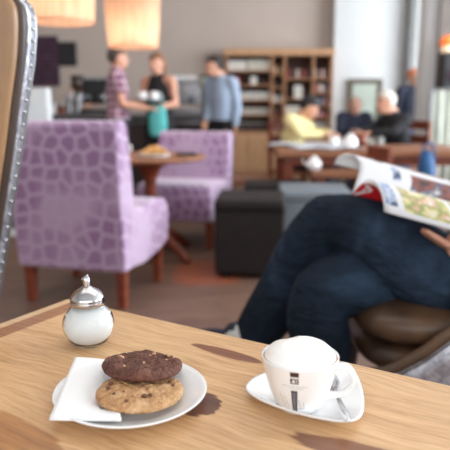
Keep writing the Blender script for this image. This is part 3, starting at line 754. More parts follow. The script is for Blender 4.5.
def pot(label, loc, r, h):
    t = thing('round_pot', label, 'pot', loc)
    bm = B(); add_lathe(bm, crom([(0, 0), (r*.55, 0), (r*.9, h*.22), (r, h*.45), (r*.85, h*.75), (r*.5, h*.92), (r*.52, h)], 3)+[(r*.45, h), (r*.42, h*.9), (0, h*.7)], 28); obj('pot_body', bm, M['porcelain'], t, smooth=True)
    bm = B(); add_lathe(bm, [(0, h*.98), (r*.5, h*.99), (r*.3, h*1.08), (r*.08, h*1.1), (r*.1, h*1.18), (0, h*1.2)], 20); obj('lid', bm, M['porcelain'], t, smooth=True)
    bm = B(); add_tube(bm, [V((-r*.9, 0, h*.4)), V((-r*1.25, 0, h*.6)), V((-r*1.45, 0, h*.85))], [r*.14, r*.1, r*.08], 10); obj('spout', bm, M['porcelain'], t, smooth=True)
pot('round white pot standing on the wooden bench below the yellow sweater', V((aty(314, 160, 4.88).x, 4.88, .588)), .062, .105)
pot('round white pot standing on the long table near the magazine', V((aty(350, 140, 5.35).x, 5.35, .7302)), .068, .12)
def chair(label, loc, rz, h=.45, bh=.95):
    t = thing('wooden_chair', label, 'chair', loc, rz, 'wooden chairs around the long table')
    boxo('seat', (0, 0, h-.02), (.42, .42, .04), M['tablewood'], t, .01)
    for x in (-.18, .18):
        boxo('leg', (x, .18, (h-.04)/2), (.04, .04, h-.04), M['redwood'], t)
        boxo('leg', (x, -.18, (h-.04)/2), (.04, .04, h-.04), M['redwood'], t)
        boxo('back_post', (x, -.19, h+(bh-h)/2), (.038, .035, bh-h), M['redwood'], t)
    bm = B(); 
    for z in (bh-.05, bh-.2): add_box(bm, (0, -.19, z), (.34, .022, .09))
    obj('backrest', bm, M['redwood'], t, bevel=.005)
    return t
yp = V((aty(294, 110, 6.4).x, 6.4, 0))
person('person in a pale yellow sweater reading at the long table before the shelf', yp, -PI/2-.45,
       sit(h=.44, head=(.02, .17, 1.08), neck=(0, .08, .985), elL=(-.24, .14, .82), elR=(.24, .16, .82), wrL=(-.10, .36, .82), wrR=(.12, .34, .82)), hair=m_hair_d, top=m_yel, bottom=m_dkden, sleeve='long', fwd=(0, 1, -.5), up=(0, .5, 1))
chair('wooden chair on which the reader in yellow sits', yp, -PI/2-.45)
mp2 = V((aty(354, 110, 8.3).x, 8.3, 0))
person('man in a dark shirt seated facing us in front of the framed glass door', mp2, PI,
       sit(h=.44, head=(0, .08, 1.09), neck=(0, .03, .98)), hair=P('thin_fair_hair', (200, 160, 140), .7), top=m_navy, bottom=m_dkden, skin=M['skin_pale'], sleeve='long')
chair('wooden chair under the man in the dark shirt', mp2+V((0, .05, 0)), PI)
wp = V((aty(398, 110, 6.5).x, 6.5, 0))
person('white-haired person in a black top leaning over the long table at the right', wp, PI/2+.35,
       sit(h=.44, head=(0, .16, 1.13), neck=(0, .06, 1.02), elL=(-.22, .2, .84), elR=(.22, .2, .84), wrL=(-.10, .38, .83), wrR=(.10, .38, .83)), hair=m_hair_w, top=m_black, bottom=P('mid_denim', (64, 92, 128), .8), sleeve='long')
chair('wooden chair under the white-haired person in black', wp+V((.06, -.03, 0)), PI/2+.35)
chair('wooden chair with slatted back at the left end of the long table', V((.22, 5.62, 0)), -PI/2+.1, bh=.88)
chair('wooden chair with its back turned at the right end of the long table', V((aty(403, 100, 4.78).x, 4.72, 0)), -1.4, bh=.80)
t = thing('blue_bag', 'bright blue bag hanging beside the right wooden chair', 'bag', V((aty(434, 100, 4.9).x, 4.98, .09)))
bl = P('blue_nylon', (36, 88, 136), .6)
bm = B(); add_tube(bm, [V((.0, 0, .0)), V((0, 0, .2)), V((0, 0, .5)), V((0, 0, .62))], [(.06, .07), (.075, .10), (.07, .09), (.04, .04)], 16, 4, side=(1, 0, 0))
for w in bm.verts: w.co.z = max(0.002, w.co.z)
obj('bag_body', bm, bl, t, smooth=True)
bm = B(); add_tube(bm, [V((-.06, -.02, .58)), V((-.03, -.03, .70)), V((.03, -.03, .70)), V((.06, -.02, .58))], .01, 8); obj('strap', bm, bl, t, smooth=True)
# papers, glasses on the long table
pap = P('news_paper', (206, 208, 214), .8, var=.1, nscale=60)
for k, (px, Y, rz, lb) in enumerate(((326, 5.40, .2, 'open newspaper lying on the long table before the yellow sweater'), (300, 5.80, -.1, 'magazine sheet under the hands of the reader in yellow'))):
    p = aty(px, 140, Y); bm = B(); w = .30; g = []
    for i in range(13):
        s_ = -1+2*i/12; g.append((bm.verts.new((s_*w, -.18, .006+.018*abs(math.sin(s_*PI))*.8)), bm.verts.new((s_*w, .18, .006+.018*abs(math.sin(s_*PI))*.8))))
    for a1, b1 in zip(g, g[1:]): bm.faces.new((a1[0], b1[0], b1[1], a1[1]))
    o = obj('newspaper', bm, pap, smooth=True, loc=(p.x, Y, .7305)); o.rotation_euler = (0, 0, rz); so = o.modifiers.new('s', 'SOLIDIFY'); so.thickness = .003; so.offset = 1
    tag(o, lb, 'newspaper')
def mug(px, Y, z, label, col='porcelain', r=.04, h=.09, group=None, name='mug'):
    p = aty(px, 100, Y); t = thing(name, label, 'cup', (p.x, Y, z), 0, group)
    bm = B(); add_lathe(bm, [(0, 0), (r*.8, 0), (r, h*.3), (r, h), (r*.88, h), (r*.88, h*.2), (0, h*.15)], 20); obj('mug_body', bm, M[col], t, smooth=True)
    bm = B(); add_tube(bm, [V((r*.95, 0, h*.8)), V((r*1.6, 0, h*.75)), V((r*1.6, 0, h*.3)), V((r*.95, 0, h*.25))], r*.13, 8); obj('handle', bm, M[col], t, smooth=True)
    return t
mug(335, 5.6, .7302, 'white mug on the long table beside the newspaper')
mug(363, 5.7, .7302, 'brown mug on the long table right of the white pot', 'redwood', .05, .12)
# ------------------------------------------------------------------ bookshelf
sx0, sx1, SY = aty(225, 90, 9.5).x, aty(332, 90, 9.5).x, 9.5
ztop = aty(280, 50, SY).z; zcab = aty(250, 131, SY).z
shf = thing('bookshelf', 'tall wooden shelf wall filled with packets, jars and books', 'bookshelf', (sx0, SY, 0))
SW = sx1-sx0; SD = .34
cols = [0, (272-225)/107*SW, (284.5-225)/107*SW, (313-225)/107*SW, SW]
bm = B(); add_box(bm, (SW/2, SD-.01, ztop/2), (SW, .02, ztop-.01)); obj('back_panel', bm, M['shelfdark'], shf)
for x in cols: boxo('upright', (min(max(x, .015), SW-.015), SD/2-.01, ztop/2), (.034, SD-.02, ztop), M['shelfwood'], shf, .002)
boxo('cornice', (SW/2, SD/2-.02, ztop-.03), (SW+.04, SD+.02, .10), M['cabwood'], shf, .004)
boxo('plinth', (SW/2, SD/2, .04), (SW-.04, SD-.04, .08), M['cabwood'], shf, 0)
rows = {0: [131, 114.5, 99, 82], 1: [131, 120, 106, 92, 77, 62], 2: [131, 116, 99, 79], 3: [131, 119, 107, 94, 81, 68]}
rows = {0: [131, 114.5, 99.5, 84.5, 70], 1: [131, 117, 102, 87, 73], 2: [131, 114, 98, 78], 3: [131, 118, 105, 92, 78]}
pos = {}
for k, (x0, x1) in enumerate(zip(cols, cols[1:])):
    for r_, py in enumerate(rows[k]):
        z = aty(270, py, SY).z
        if r_: boxo('shelf_board', ((x0+x1)/2, SD/2-.01, z-.011), (x1-x0-.036, SD-.03, .022), M['shelfwood'], shf, .002)
        else: boxo('shelf_board', ((x0+x1)/2, SD/2-.01, z-.011), (x1-x0-.036, SD-.02, .022), M['shelfwood'], shf, .002)
        pos[(k, r_)] = (x0+(.036 if k == 0 else .02), x1-(.036 if k == 3 else .02), z+.0005)
for x0, x1 in ((0, cols[1]/2), (cols[1]/2, cols[1]), (cols[1], cols[2]+.12), (cols[2]+.12, cols[3]), (cols[3], cols[4])):
    d_ = boxo('door', ((x0+x1)/2, -.008, (zcab-.03+.09)/2), (x1-x0-.008, .02, zcab-.03-.09), M['cabwood'], shf, .003)
    bm = B(); add_ball(bm, (x1-.05, -.025, zcab*.6), .012, 8); obj('knob', bm, M['dark'], d_)
bays = ['left bay', 'narrow bay', 'middle bay', 'right bay']; lv = ['lowest', 'second', 'third', 'fourth', 'top']
lv4 = ['lowest', 'second', 'third', 'top']
def lvn(k, r): return (lv4 if len(rows[k]) == 4 else lv)[r]
rb = random.Random(4)
BK = [P('book_'+n, c, .7) for n, c in (('red', (140, 48, 44)), ('cream', (216, 204, 186)), ('brown', (96, 64, 52)), ('dark', (54, 46, 48)), ('blue', (96, 106, 130)), ('white', (226, 224, 220)), ('pink', (190, 140, 140)))]
BN = ['red', 'cream', 'brown', 'dark', 'blue', 'white', 'pink']
pages = P('paper_edge', (226, 216, 198), .9)
def bookrow(k, r, weights, hh=.12, frac=(0, 1), tw=(.018, .034)):
    x0, x1, z = pos[(k, r)]; a = x0+(x1-x0)*frac[0]+.006; e = x0+(x1-x0)*frac[1]-.006; i = 0
    while True:
        w = rb.uniform(*tw)
        if a+w > e: break
        c = rb.choices(range(7), weights)[0]; h = hh*rb.uniform(.88, 1.0)
        bm = B()
        add_box(bm, (w/2, .006, h/2), (w, .012, h)); add_box(bm, (.0015, .08, h/2), (.003, .15, h)); add_box(bm, (w-.0015, .08, h/2), (.003, .15, h)); add_box(bm, (w/2, .08, h/2), (w-.006, .14, h-.008))
        o = obj('book', bm, BK[c], loc=(sx0+a, SY+.05, z))
        tag(o, '%s-backed book standing on the %s board of the %s' % (BN[c], lvn(k, r), bays[k]), 'book', '%s books on the %s board of the %s' % (BN[c], lvn(k, r), bays[k]))
        a += w+.002; i += 1
def jarrow(k, r, n, h, rad, mat, capm, what, cat, frac=(0, 1)):
    x0, x1, z = pos[(k, r)]; first = None
    A = x0+(x1-x0)*frac[0]+rad+.006; E = x0+(x1-x0)*frac[1]-rad-.006
    lb = '%s on the %s board of the %s' % (what, lvn(k, r), bays[k])
    for i in range(n):
        x = A+(E-A)*(i/(n-1) if n > 1 else .5); L_ = (sx0+x, SY+.10, z)
        if not first:
            first = thing('jar' if cat == 'jar' else cat, lb, cat, L_, 0, '%s, %s board, %s' % (cat+'s', lvn(k, r), bays[k]) if n > 1 else None)
            bm = B(); add_lathe(bm, [(0, 0), (rad*.95, 0), (rad, .004), (rad, h*.68), (rad*.62, h*.8), (rad*.6, h*.86), (0, h*.86)], 16); obj(cat+'_body', bm, mat, first, smooth=True)
            bm = B(); add_lathe(bm, [(0, h*.85), (rad*.7, h*.85), (rad*.7, h), (0, h)], 16); obj('cap', bm, capm, first, smooth=True)
        else: dup(first, L_)
def packs(k, r, n, w, h, mat, what, frac=(0, 1)):
    x0, x1, z = pos[(k, r)]; first = None; A = x0+(x1-x0)*frac[0]+w/2+.006; E = x0+(x1-x0)*frac[1]-w/2-.006
    lb = '%s on the %s board of the %s' % (what, lvn(k, r), bays[k])
    for i in range(n):
        x = A+(E-A)*(i/(n-1) if n > 1 else .5); L_ = (sx0+x, SY+.10, z)
        if not first:
            first = thing('packet', lb, 'packet', L_, 0, 'packets, %s board, %s' % (lvn(k, r), bays[k]) if n > 1 else None)
            bm = B(); add_box(bm, (0, 0, h*.45), (w, .07, h*.9)); 
            vs = [bm.verts.new(p) for p in ((-w/2, -.035, h*.9), (w/2, -.035, h*.9), (w/2, .035, h*.9), (-w/2, .035, h*.9), (-w/2, 0, h), (w/2, 0, h))]
            for f in ((0, 1, 5, 4), (2, 3, 4, 5), (3, 0, 4), (1, 2, 5)): bm.faces.new([vs[i_] for i_ in f])
            obj('bag', bm, mat, first, bevel=.003); boxo('paper_label', (0, -.0365, h*.4), (w*.6, .002, h*.35), pages, first, 0)
        else: dup(first, L_)
wpk = P('white_foil', (222, 220, 214), .4); brpk = P('kraft_paper', (166, 126, 88), .8); jg = P('jar_cream', (214, 210, 196), .4); jr = P('jar_preserve', (128, 60, 52), .3); dkj = P('dark_bottle', (58, 40, 36), .3); redp = P('red_foil', (170, 44, 50), .5)
packs(0, 4, 3, .095, .15, wpk, 'white bag', (.0, .45)); packs(0, 4, 4, .075, .16, jg, 'cream-coloured bag', (.47, 1))
packs(0, 3, 2, .07, .12, redp, 'red packet', (.0, .3)); packs(0, 3, 1, .10, .13, wpk, 'single white bag', (.5, .72)); jarrow(0, 3, 3, .10, .022, dkj, M['dark'], 'small dark bottle', 'bottle', (.76, 1))
packs(0, 2, 9, .058, .125, wpk, 'small white packet'); jarrow(0, 1, 12, .125, .022, jg, jr, 'cream jar with a red-brown cap', 'jar'); jarrow(0, 0, 11, .13, .026, dkj, jg, 'dark bottle with a cream cap', 'bottle')
packs(1, 4, 2, .05, .13, brpk, 'brown paper packet'); jarrow(1, 3, 3, .12, .018, dkj, M['dark'], 'slim dark bottle', 'bottle'); packs(1, 2, 2, .05, .12, wpk, 'white packet'); jarrow(1, 1, 3, .12, .016, jr, jg, 'red preserve jar', 'jar'); packs(1, 0, 2, .045, .14, wpk, 'pale packet')
bookrow(2, 3, (2, 1, 3, 4, 1, 0, 1), .14); packs(2, 2, 1, .13, .20, wpk, 'big white canister-like bag', (.3, .7)); jarrow(2, 2, 2, .13, .03, dkj, M['dark'], 'dark jar', 'jar', (.75, 1)); packs(2, 1, 3, .08, .13, jg, 'pale green bag', (0, .6)); bookrow(2, 1, (1, 1, 4, 4, 1, 0, 1), .13, (.62, 1)); bookrow(2, 0, (2, 1, 4, 4, 1, 0, 1), .14)
bookrow(3, 4, (1, 2, 3, 4, 2, 1, 2), .14); bookrow(3, 3, (2, 4, 2, 2, 1, 3, 4), .13); bookrow(3, 2, (2, 3, 2, 2, 2, 3, 2), .12); bookrow(3, 1, (3, 2, 2, 3, 1, 2, 2), .12); packs(3, 0, 3, .06, .14, wpk, 'white paper bag')
# ------------------------------------------------------------------ right side: white wall frame, column, speaker, curtain
fa, fb = aty(348, 79, 9.66), aty(382, 79, 9.66)
fr_ = thing('door_1', None, None, (0, 0, 0)); fr_['kind'] = 'structure'
for kk in ('label', 'category'):
    if kk in fr_: del fr_[kk]
mfr = P('bronze_frame', (104, 92, 76), .5)
bm = B(); zt = fa.z
add_box(bm, (fa.x+.035, 9.63, zt/2), (.07, .06, zt)); add_box(bm, (fb.x-.035, 9.63, zt/2), (.07, .06, zt)); add_box(bm, ((fa.x+fb.x)/2, 9.63, zt-.035), (fb.x-fa.x-.142, .06, .07)); add_box(bm, ((fa.x+fb.x)/2, 9.63, .05), (fb.x-fa.x-.142, .06, .10))
obj('door_frame', bm, mfr, fr_)
boxo('door_leaf', ((fa.x+fb.x)/2, 9.64, zt/2+.015), (fb.x-fa.x-.144, .03, zt-.172), P('pale_green_glass', (196, 206, 192), .25, var=.08, nscale=2), fr_, 0)
bm = B(); add_tube(bm, [V((fa.x+.11, 9.59, 1.0)), V((fa.x+.11, 9.57, 1.05)), V((fa.x+.2, 9.57, 1.05))], .01, 8, 1); obj('door_handle', bm, M['brushed'], fr_)
ca = aty(428.5, 90, 8.0)
bm = B(); rr_ = .165; add_lathe(bm, [(0, .001), (rr_+.02, .001), (rr_+.02, .12), (rr_, .13), (rr_, ZC-.001), (0, ZC-.001)], 40)
o = obj('column', bm, M['white'], smooth=True, bevel=.003, loc=(ca.x, ca.y, 0)); struct(o)
o.name = 'trim_1'
dp = aty(411.5, 50, 9.4); rwt = P('plain_grey', (134, 134, 132), .7)
bm = B(); add_box(bm, (dp.x+.02, 9.55, ZC/2), (.10, .2, ZC-.004)); o = obj('grey_strip', bm, rwt, bevel=.005); struct(o)  # grey upright strip between the white wall and the column
rw = P('dim_taupe', (120, 112, 106), .8)
pz = aty(445, 50, 7.4)
t = thing('wall_shelf_post', 'slim grey post behind the black speaker at the right edge', 'post', (pz.x+.20, 7.75, 0)); 
boxo('post', (0, 0, ZC/2), (.34, .06, ZC-.004), rw, t, .004); boxo('base_block', (0, 0, .05), (.38, .09, .1), rw, t, .004)
t = thing('loudspeaker', 'black box loudspeaker beside the white column at the right edge', 'loudspeaker', (pz.x+.13, 7.55, aty(445, 88, 7.55).z))
hsp = aty(445, 53, 7.55).z-aty(445, 88, 7.55).z
boxo('cabinet', (0, 0, hsp/2), (.22, .24, hsp), M['dark'], t, .01)
bm = B(); add_lathe(bm, [(0, 0), (.07, 0), (.08, .006), (.07, .012), (0, .004)], 20)
bmesh.ops.rotate(bm, cent=(0, 0, 0), matrix=Matrix.Rotation(PI/2, 3, 'X'), verts=bm.verts[:]); bmesh.ops.translate(bm, vec=(0, -.121, hsp*.35), verts=bm.verts[:]); obj('driver', bm, M['plum'], t, smooth=True)
boxo('bracket', (0, .14, hsp/2), (.08, .06, .06), M['dark'], t, .004)
lz = aty(447, 50.5, 7.55)
t = thing('small_lamp', 'small orange and white lamp standing on the loudspeaker', 'lamp', (lz.x, 7.55, aty(445, 53, 7.55).z+.001))
bm = B(); add_lathe(bm, [(0, 0), (.06, 0), (.075, .04), (.06, .085), (0, .085)], 20); obj('lamp_base', bm, P('lamp_white', (250, 226, 190), .5, emit=(255, 220, 180), estr=.5), t, smooth=True)
bm = B(); add_lathe(bm, [(0, .085), (.09, .085), (.09, .14), (.05, .2), (0, .2)], 20); obj('lamp_shade', bm, P('lamp_orange', (240, 130, 60), .5, emit=(255, 120, 40), estr=.6), t, smooth=True)
# curtain of pale stripes
mcur = NT('striped_curtain'); co = mcur.coord(scale=(14, 1, 1)); mcur.l(mcur.ramp(mcur.noise(co, 2, 2), [(.35, (168, 176, 166)), (.6, (206, 208, 196))]), mcur.b.inputs['Base Color']); mcur.b.inputs['Roughness'].default_value = .9
bm = B(); g = []; c0 = aty(437, 90, 7.2); 
for i in range(61):
    x = i*.02; yy = .03*math.sin(i*1.1); g.append((bm.verts.new((x, yy, .02)), bm.verts.new((x, yy, c0.z))))
for a1, b1 in zip(g, g[1:]): bm.faces.new((a1[0], b1[0], b1[1], a1[1]))
t = thing('curtain', 'pale green striped curtain hanging right of the white column', 'curtain', (c0.x, 7.3, 0))
o = obj('cloth', bm, mcur.m, t, smooth=True); so = o.modifiers.new('s', 'SOLIDIFY'); so.thickness = .004
bm = B(); add_tube(bm, [V((-.03, 0, c0.z+.012)), V((1.25, 0, c0.z+.012))], .012, 10, 1); obj('rail', bm, M['brushed'], t, smooth=True)
for x in (-.02, 1.22): boxo('stand_post', (x, 0, c0.z/2), (.025, .025, c0.z), M['brushed'], t, .002)
# ------------------------------------------------------------------ left side: partition, menu board, counter and machines
wa, wb_ = aty(15, 88, 5.1), aty(46.5, 88, 5.1)
t = thing('partition', 'low partition with a white top panel behind the purple armchair at the left', 'partition', (0, 0, 0))
boxo('panel', ((wb_.x-3.2)/2, 5.16, .44), (wb_.x+3.2, .10, .76), M['greywall'], t, .003)
boxo('top_panel', ((wb_.x-3.2)/2, 5.16, (.82+wa.z)/2+.0), (wb_.x+3.2, .12, wa.z-.82), P('white_laminate', (214, 222, 226), .4, var=.02), t, .004)
boxo('skirting', ((wb_.x-3.2)/2, 5.15, .03), (wb_.x+3.2, .13, .06), M['white'], t, .003)
YB = 9.879
def mat_board():
    t = NT('chalked_board'); br = t.n('ShaderNodeTexBrick'); t.l(t.coord(rot=(PI/2, 0, 0)), br.inputs['Vector'])
    br.inputs['Scale'].default_value = 1; br.inputs['Brick Width'].default_value = .13; br.inputs['Row Height'].default_value = .07; br.inputs['Mortar Size'].default_value = .022
    br.inputs['Color1'].default_value = s2l((108, 74, 98)); br.inputs['Color2'].default_value = s2l((70, 42, 62)); br.inputs['Mortar'].default_value = s2l((58, 36, 52))
    t.l(br.outputs[0], t.b.inputs['Base Color']); t.b.inputs['Roughness'].default_value = .8; return t.m
mbd = mat_board()
def board(label, x0, y0, x1, y1, mat, lines):
    a, b = aty(x0, y0, YB), aty(x1, y1, YB)
    t = thing('menu_board', label, 'sign', ((a.x+b.x)/2, YB, b.z))
    w, h = b.x-a.x, a.z-b.z
    boxo('board', (0, 0, h/2), (w, .04, h), mat, t, .003)
board('plum-coloured menu board with faint writing on the back wall', 26, 36, 60, 86, mbd, 9)
board('small black sign on the back wall right of the plum menu board', 58, 42, 77, 66, M['dark'], 0) if False else None
a, b = aty(58, 42, YB), aty(77, 66, YB)
t = thing('wall_screen', 'small black screen on the back wall right of the menu board', 'screen', ((a.x+b.x)/2, YB, (a.z+b.z)/2))
boxo('frame', (0, 0, 0), (b.x-a.x, .05, a.z-b.z), M['dark'], t, .006); boxo('display', (0, -.027, 0), (b.x-a.x-.04, .004, a.z-b.z-.04), P('screen_glass', (22, 24, 32), .15), t, 0)
CX0, CX1, CY0, CY1, CZ = aty(40, 110, 7.7).x, aty(212, 110, 7.7).x, 7.55, 8.25, 1.0
ct = thing('counter', 'dark service counter with a stone top behind the standing people', 'counter', (0, 0, 0))
boxo('counter_body', ((CX0+CX1)/2, (CY0+CY1)/2, .48), (CX1-CX0, CY1-CY0, .96), P('dark_brown_panel', (52, 40, 36), .6), ct, .004)
boxo('worktop', ((CX0+CX1)/2, (CY0+CY1)/2, .98), (CX1-CX0+.06, CY1-CY0+.06, .04), P('grey_stone', (112, 110, 112), .4), ct, .004)
boxo('front_rail', ((CX0+CX1)/2, CY0-.02, .90), (CX1-CX0, .035, .02), M['brushed'], ct, .002)
def espresso(label, px, Y, w, h, mat):
    p = aty(px, 100, Y); t = thing('espresso_machine', label, 'coffee machine', (p.x, Y, CZ+.001))
    boxo('body', (0, .06, h*.55), (w, .34, h*.6), mat, t, .02); boxo('base', (0, 0, .035), (w, .46, .05), mat, t, .008)
    boxo('cup_rack', (0, .04, h*.87), (w*.95, .36, .03), M['brushed'], t, .004)
    for x in (-.25, .25):
        bm = B(); add_lathe(bm, [(0, 0), (.04, 0), (.045, .05), (0, .05)], 16, (x*w, -.14, h*.36)); g_ = obj('group_head', bm, M['brushed'], t, smooth=True)
        bm = B(); add_tube(bm, [V((x*w, -.16, h*.36)), V((x*w, -.30, h*.34))], [.012, .016], 8, 1); obj('portafilter', bm, M['dark'], g_, smooth=True)
    for x in (-.4, .4):
        bm = B(); add_tube(bm, [V((x*w, -.12, h*.55)), V((x*w, -.2, h*.5)), V((x*w, -.2, h*.2))], .006, 8); obj('steam_pipe', bm, M['chrome'], t, smooth=True)
    for x in (-.4, .4):
        for y in (-.17, .17):
            bm = B(); add_lathe(bm, [(0, 0), (.02, 0), (.02, .012), (0, .012)], 10, (x*w, y, 0)); obj('foot', bm, M['dark'], t)
    return t
espresso('steel espresso machine on the counter between the woman and the man in blue', 184, 7.95, .42, .46, M['brushed'])
espresso('dark espresso machine on the counter left of the man in plaid', 97, 7.9, .34, .50, M['dark'])
def grinder(label, px, Y, hop):
    p = aty(px, 100, Y); t = thing('coffee_grinder', label, 'coffee grinder', (p.x, Y, CZ+.001))
    bm = B(); add_lathe(bm, [(0, 0), (.075, 0), (.07, .03), (.055, .06), (.06, .22), (.045, .27), (0, .27)], 20); obj('body', bm, M['brushed'], t, smooth=True)
    bm = B(); add_lathe(bm, [(0, .26), (.03, .26), (.075, .36), (.08, .45), (0, .45)], 20); obj('hopper', bm, hop, t, smooth=True)
    bm = B(); add_lathe(bm, [(0, .448), (.083, .448), (.08, .47), (0, .475)], 20); obj('lid', bm, M['dark'], t, smooth=True)
    bm = B(); add_tube(bm, [V((0, -.05, .15)), V((0, -.12, .13))], .015, 8, 1); obj('spout', bm, M['dark'], t, smooth=True)
grinder('coffee grinder with a dark hopper on the counter near the barista', 78, 7.75, P('smoky_hopper', (70, 56, 50), .2))
grinder('coffee grinder with a pale hopper on the counter left of the man in blue', 206, 7.75, P('pale_hopper', (176, 186, 168), .3))
for i, (px, r, h, c, lb) in enumerate(((45, .05, .16, 'shelfwood', 'tan canister at the left end of the counter'), (53, .045, .14, 'porcelain', 'white canister next to the tan one on the counter'), (61, .05, .11, 'redwood', 'red brown bowl-like tin on the counter in front of the barista'), (69, .035, .2, 'brushed', 'tall steel canister on the counter beside the grinder'), (164, .045, .2, 'porcelain', 'white canister on the counter just right of the woman'))):
    p = aty(px, 100, 7.72); t = thing('canister', lb, 'canister', (p.x, 7.72, CZ+.001), 0)
    bm = B(); add_lathe(bm, [(0, 0), (r, 0), (r, h*.85), (0, h*.85)], 20); obj('canister_body', bm, M[c], t, bevel=.004)
    bm = B(); add_lathe(bm, [(0, h*.85), (r*1.03, h*.85), (r*1.03, h*.95), (r*.3, h), (0, h)], 20); obj('lid', bm, M['brushed'], t, bevel=.002)
# cups stacked on the espresso machine
p = aty(181, 100, 7.95)
for i in range(5):
    mm = mug(175.2+i*4.5, 7.93, CZ+.001+.46*.87+.016, 'small white cup in the row on top of the steel espresso machine', r=.024, h=.06, group='cups warming on the espresso machine', name='espresso_cup')
# things carried by the couple
def tray_things():
    c = aty(149, 101, 6.5)
    t = thing('tray', 'small round tray held between the man in plaid and the woman', 'tray', (c.x, c.y-.05, c.z))
    bm = B(); add_lathe(bm, [(0, 0), (.14, 0), (.155, .018), (.15, .018), (.137, .005), (0, .005)], 28); obj('tray_base', bm, M['brushed'], t, smooth=True)
    for k in (-1, 1):
        bm = B(); add_tube(bm, [V((k*.15, -.03, .015)), V((k*.18, 0, .02)), V((k*.15, .03, .015))], .005, 8); obj('handle', bm, M['brushed'], t, smooth=True)
    for dx, lb in ((-.06, 'white cup on the left of the small tray'), (.06, 'white cup on the right of the small tray')):
        q_ = mug(149, 6.5, 0, lb, r=.045, h=.09); q_.location = (c.x+dx, c.y-.05, c.z+.0055)
tray_things()
t = thing('tote_bag', 'teal cloth bag hanging at the side of the woman', 'bag', aty(158, 134, 6.48))
teal = P('teal_cloth', (92, 186, 184), .8)
bm = B(); add_tube(bm, [V((0, 0, .0)), V((0, 0, .10)), V((0, 0, .24)), V((0, 0, .28))], [(.09, .035), (.10, .045), (.09, .035), (.07, .015)], 16, 4, side=(1, 0, 0)); obj('bag_body', bm, teal, t, smooth=True)
bm = B(); add_tube(bm, [V((-.06, 0, .27)), V((-.05, .03, .40)), V((.03, .05, .41)), V((.06, 0, .27))], .007, 8); obj('strap', bm, teal, t, smooth=True)
# ------------------------------------------------------------------ high-backed metal-clad chair at the left edge
tan = P('tan_leather', (150, 114, 78), .4, var=.12, nscale=6, bump=.05)
brn = P('dark_brown_piping', (62, 46, 38), .4, var=.15)
sil = NT('hammered_silver'); co = sil.coord(); ff = sil.noise(co, 30, 5, .6, 1.5)
sil.l(sil.ramp(ff, [(.35, (150, 150, 160)), (.6, (214, 218, 228))]), sil.b.inputs['Base Color']); sil.b.inputs['Metallic'].default_value = .75; sil.b.inputs['Roughness'].default_value = .3; sil.bump(ff, .35, .006)
sil = sil.m
LC = V((-.80, 1.36, 0))
lc = thing('high_back_chair', 'tall leather chair back with studded silver edge cut by the left picture border', 'chair', LC)
edge_px = [(20, 0, 1), (31, 8, 1), (34.5, 25, 1), (33, 60, 1), (27.5, 100, 1), (21, 150, 1), (13, 200, 1), (5.5, 250, 1), (-1, 290, 1), (-8, 345, 1)]
# right contour in chair coordinates (x, z) at the rear edge of the slab
rc = []
for px, py, _ in edge_px:
    p = aty(px, py, 1.43); rc.append((p.x-LC.x, p.z))
topz = rc[0][1]
half = [(0, topz+.055), (rc[0][0]*.45, topz+.045), (rc[0][0]*.8, topz+.022)]+rc
half = crom(half, 3)
outline = half+[(-x, z) for x, z in reversed(half[1:])]
def slab(poly, y0, y1, name, mat, bev, parent, shrink=0):
    bm = B(); cx = 0; cz = sum(p[1] for p in poly)/len(poly)
    pp = [(x*(1-shrink), cz+(z-cz)*(1-shrink*.6)) for x, z in poly]
    add_prism(bm, pp, y0, y1, 'y'); return obj(name, bm, mat, parent, bevel=bev, seg=3)
slab(outline, .034, .070, 'back_shell', sil, .008, lc)
slab(outline, .002, .033, 'back_edge', brn, .008, lc, .004)
slab(outline, -.040, .001, 'backrest', tan, .016, lc, .02)
bm = B(); add_tube(bm, [V((x, -.004, z)) for x, z in [(a_*.985, b_-.003) for a_, b_ in half[::2]]]+[], .009, 10, 1)
add_tube(bm, [V((-x, -.004, z)) for x, z in [(a_*.985, b_-.003) for a_, b_ in half[::2]]], .009, 10, 1)
obj('piping', bm, brn, lc, smooth=True)
bm = B(); add_tube(bm, [V((a_*1.0, .070, b_)) for a_, b_ in half[::2]], .006, 10, 1); add_tube(bm, [V((-a_*1.0, .070, b_)) for a_, b_ in half[::2]], .006, 10, 1)
obj('rear_piping', bm, M['brushed'], lc, smooth=True)
# studs: one by one along both contours
stud0 = None
dist = 0; last = None
path = [V((x, 0, z)) for x, z in crom(half, 4)]
for p0, p1 in zip(path, path[1:]):
    dist += (p1-p0).length
    if dist > .022:
        dist = 0; tn = (p1-p0).normalized(); nn = V((-tn.z, 0, tn.x)); 
        if nn.x < 0: nn = -nn
        if p1.x < .02: nn = V((0, 0, 1))
        for sg in (1, -1):
            bm = B(); add_ball(bm, (0, 0, 0), .0042, 8); o = obj('stud', bm, M['chrome'], lc, smooth=True, loc=(sg*(p1.x+nn.x*.002), .052, p1.z+nn.z*.002))
bm = B(); add_box(bm, (0, -.31, .42), (.56, .58, .13)); obj('seat', bm, tan, lc, bevel=.05, seg=5)
bm = B(); add_box(bm, (0, -.28, .33), (.54, .56, .06)); obj('seat_frame', bm, sil, lc, bevel=.01)
for x in (-.24, .24):
    for y in (-.53, .02):
        bm = B(); add_tube(bm, [V((x, y, .32)), V((x*1.03, y, .15)), V((x*1.06, y, .004))], [.028, .022, .015], 12, 3); obj('leg', bm, brn, lc, smooth=True)
lc.rotation_euler = (0, 0, 0)
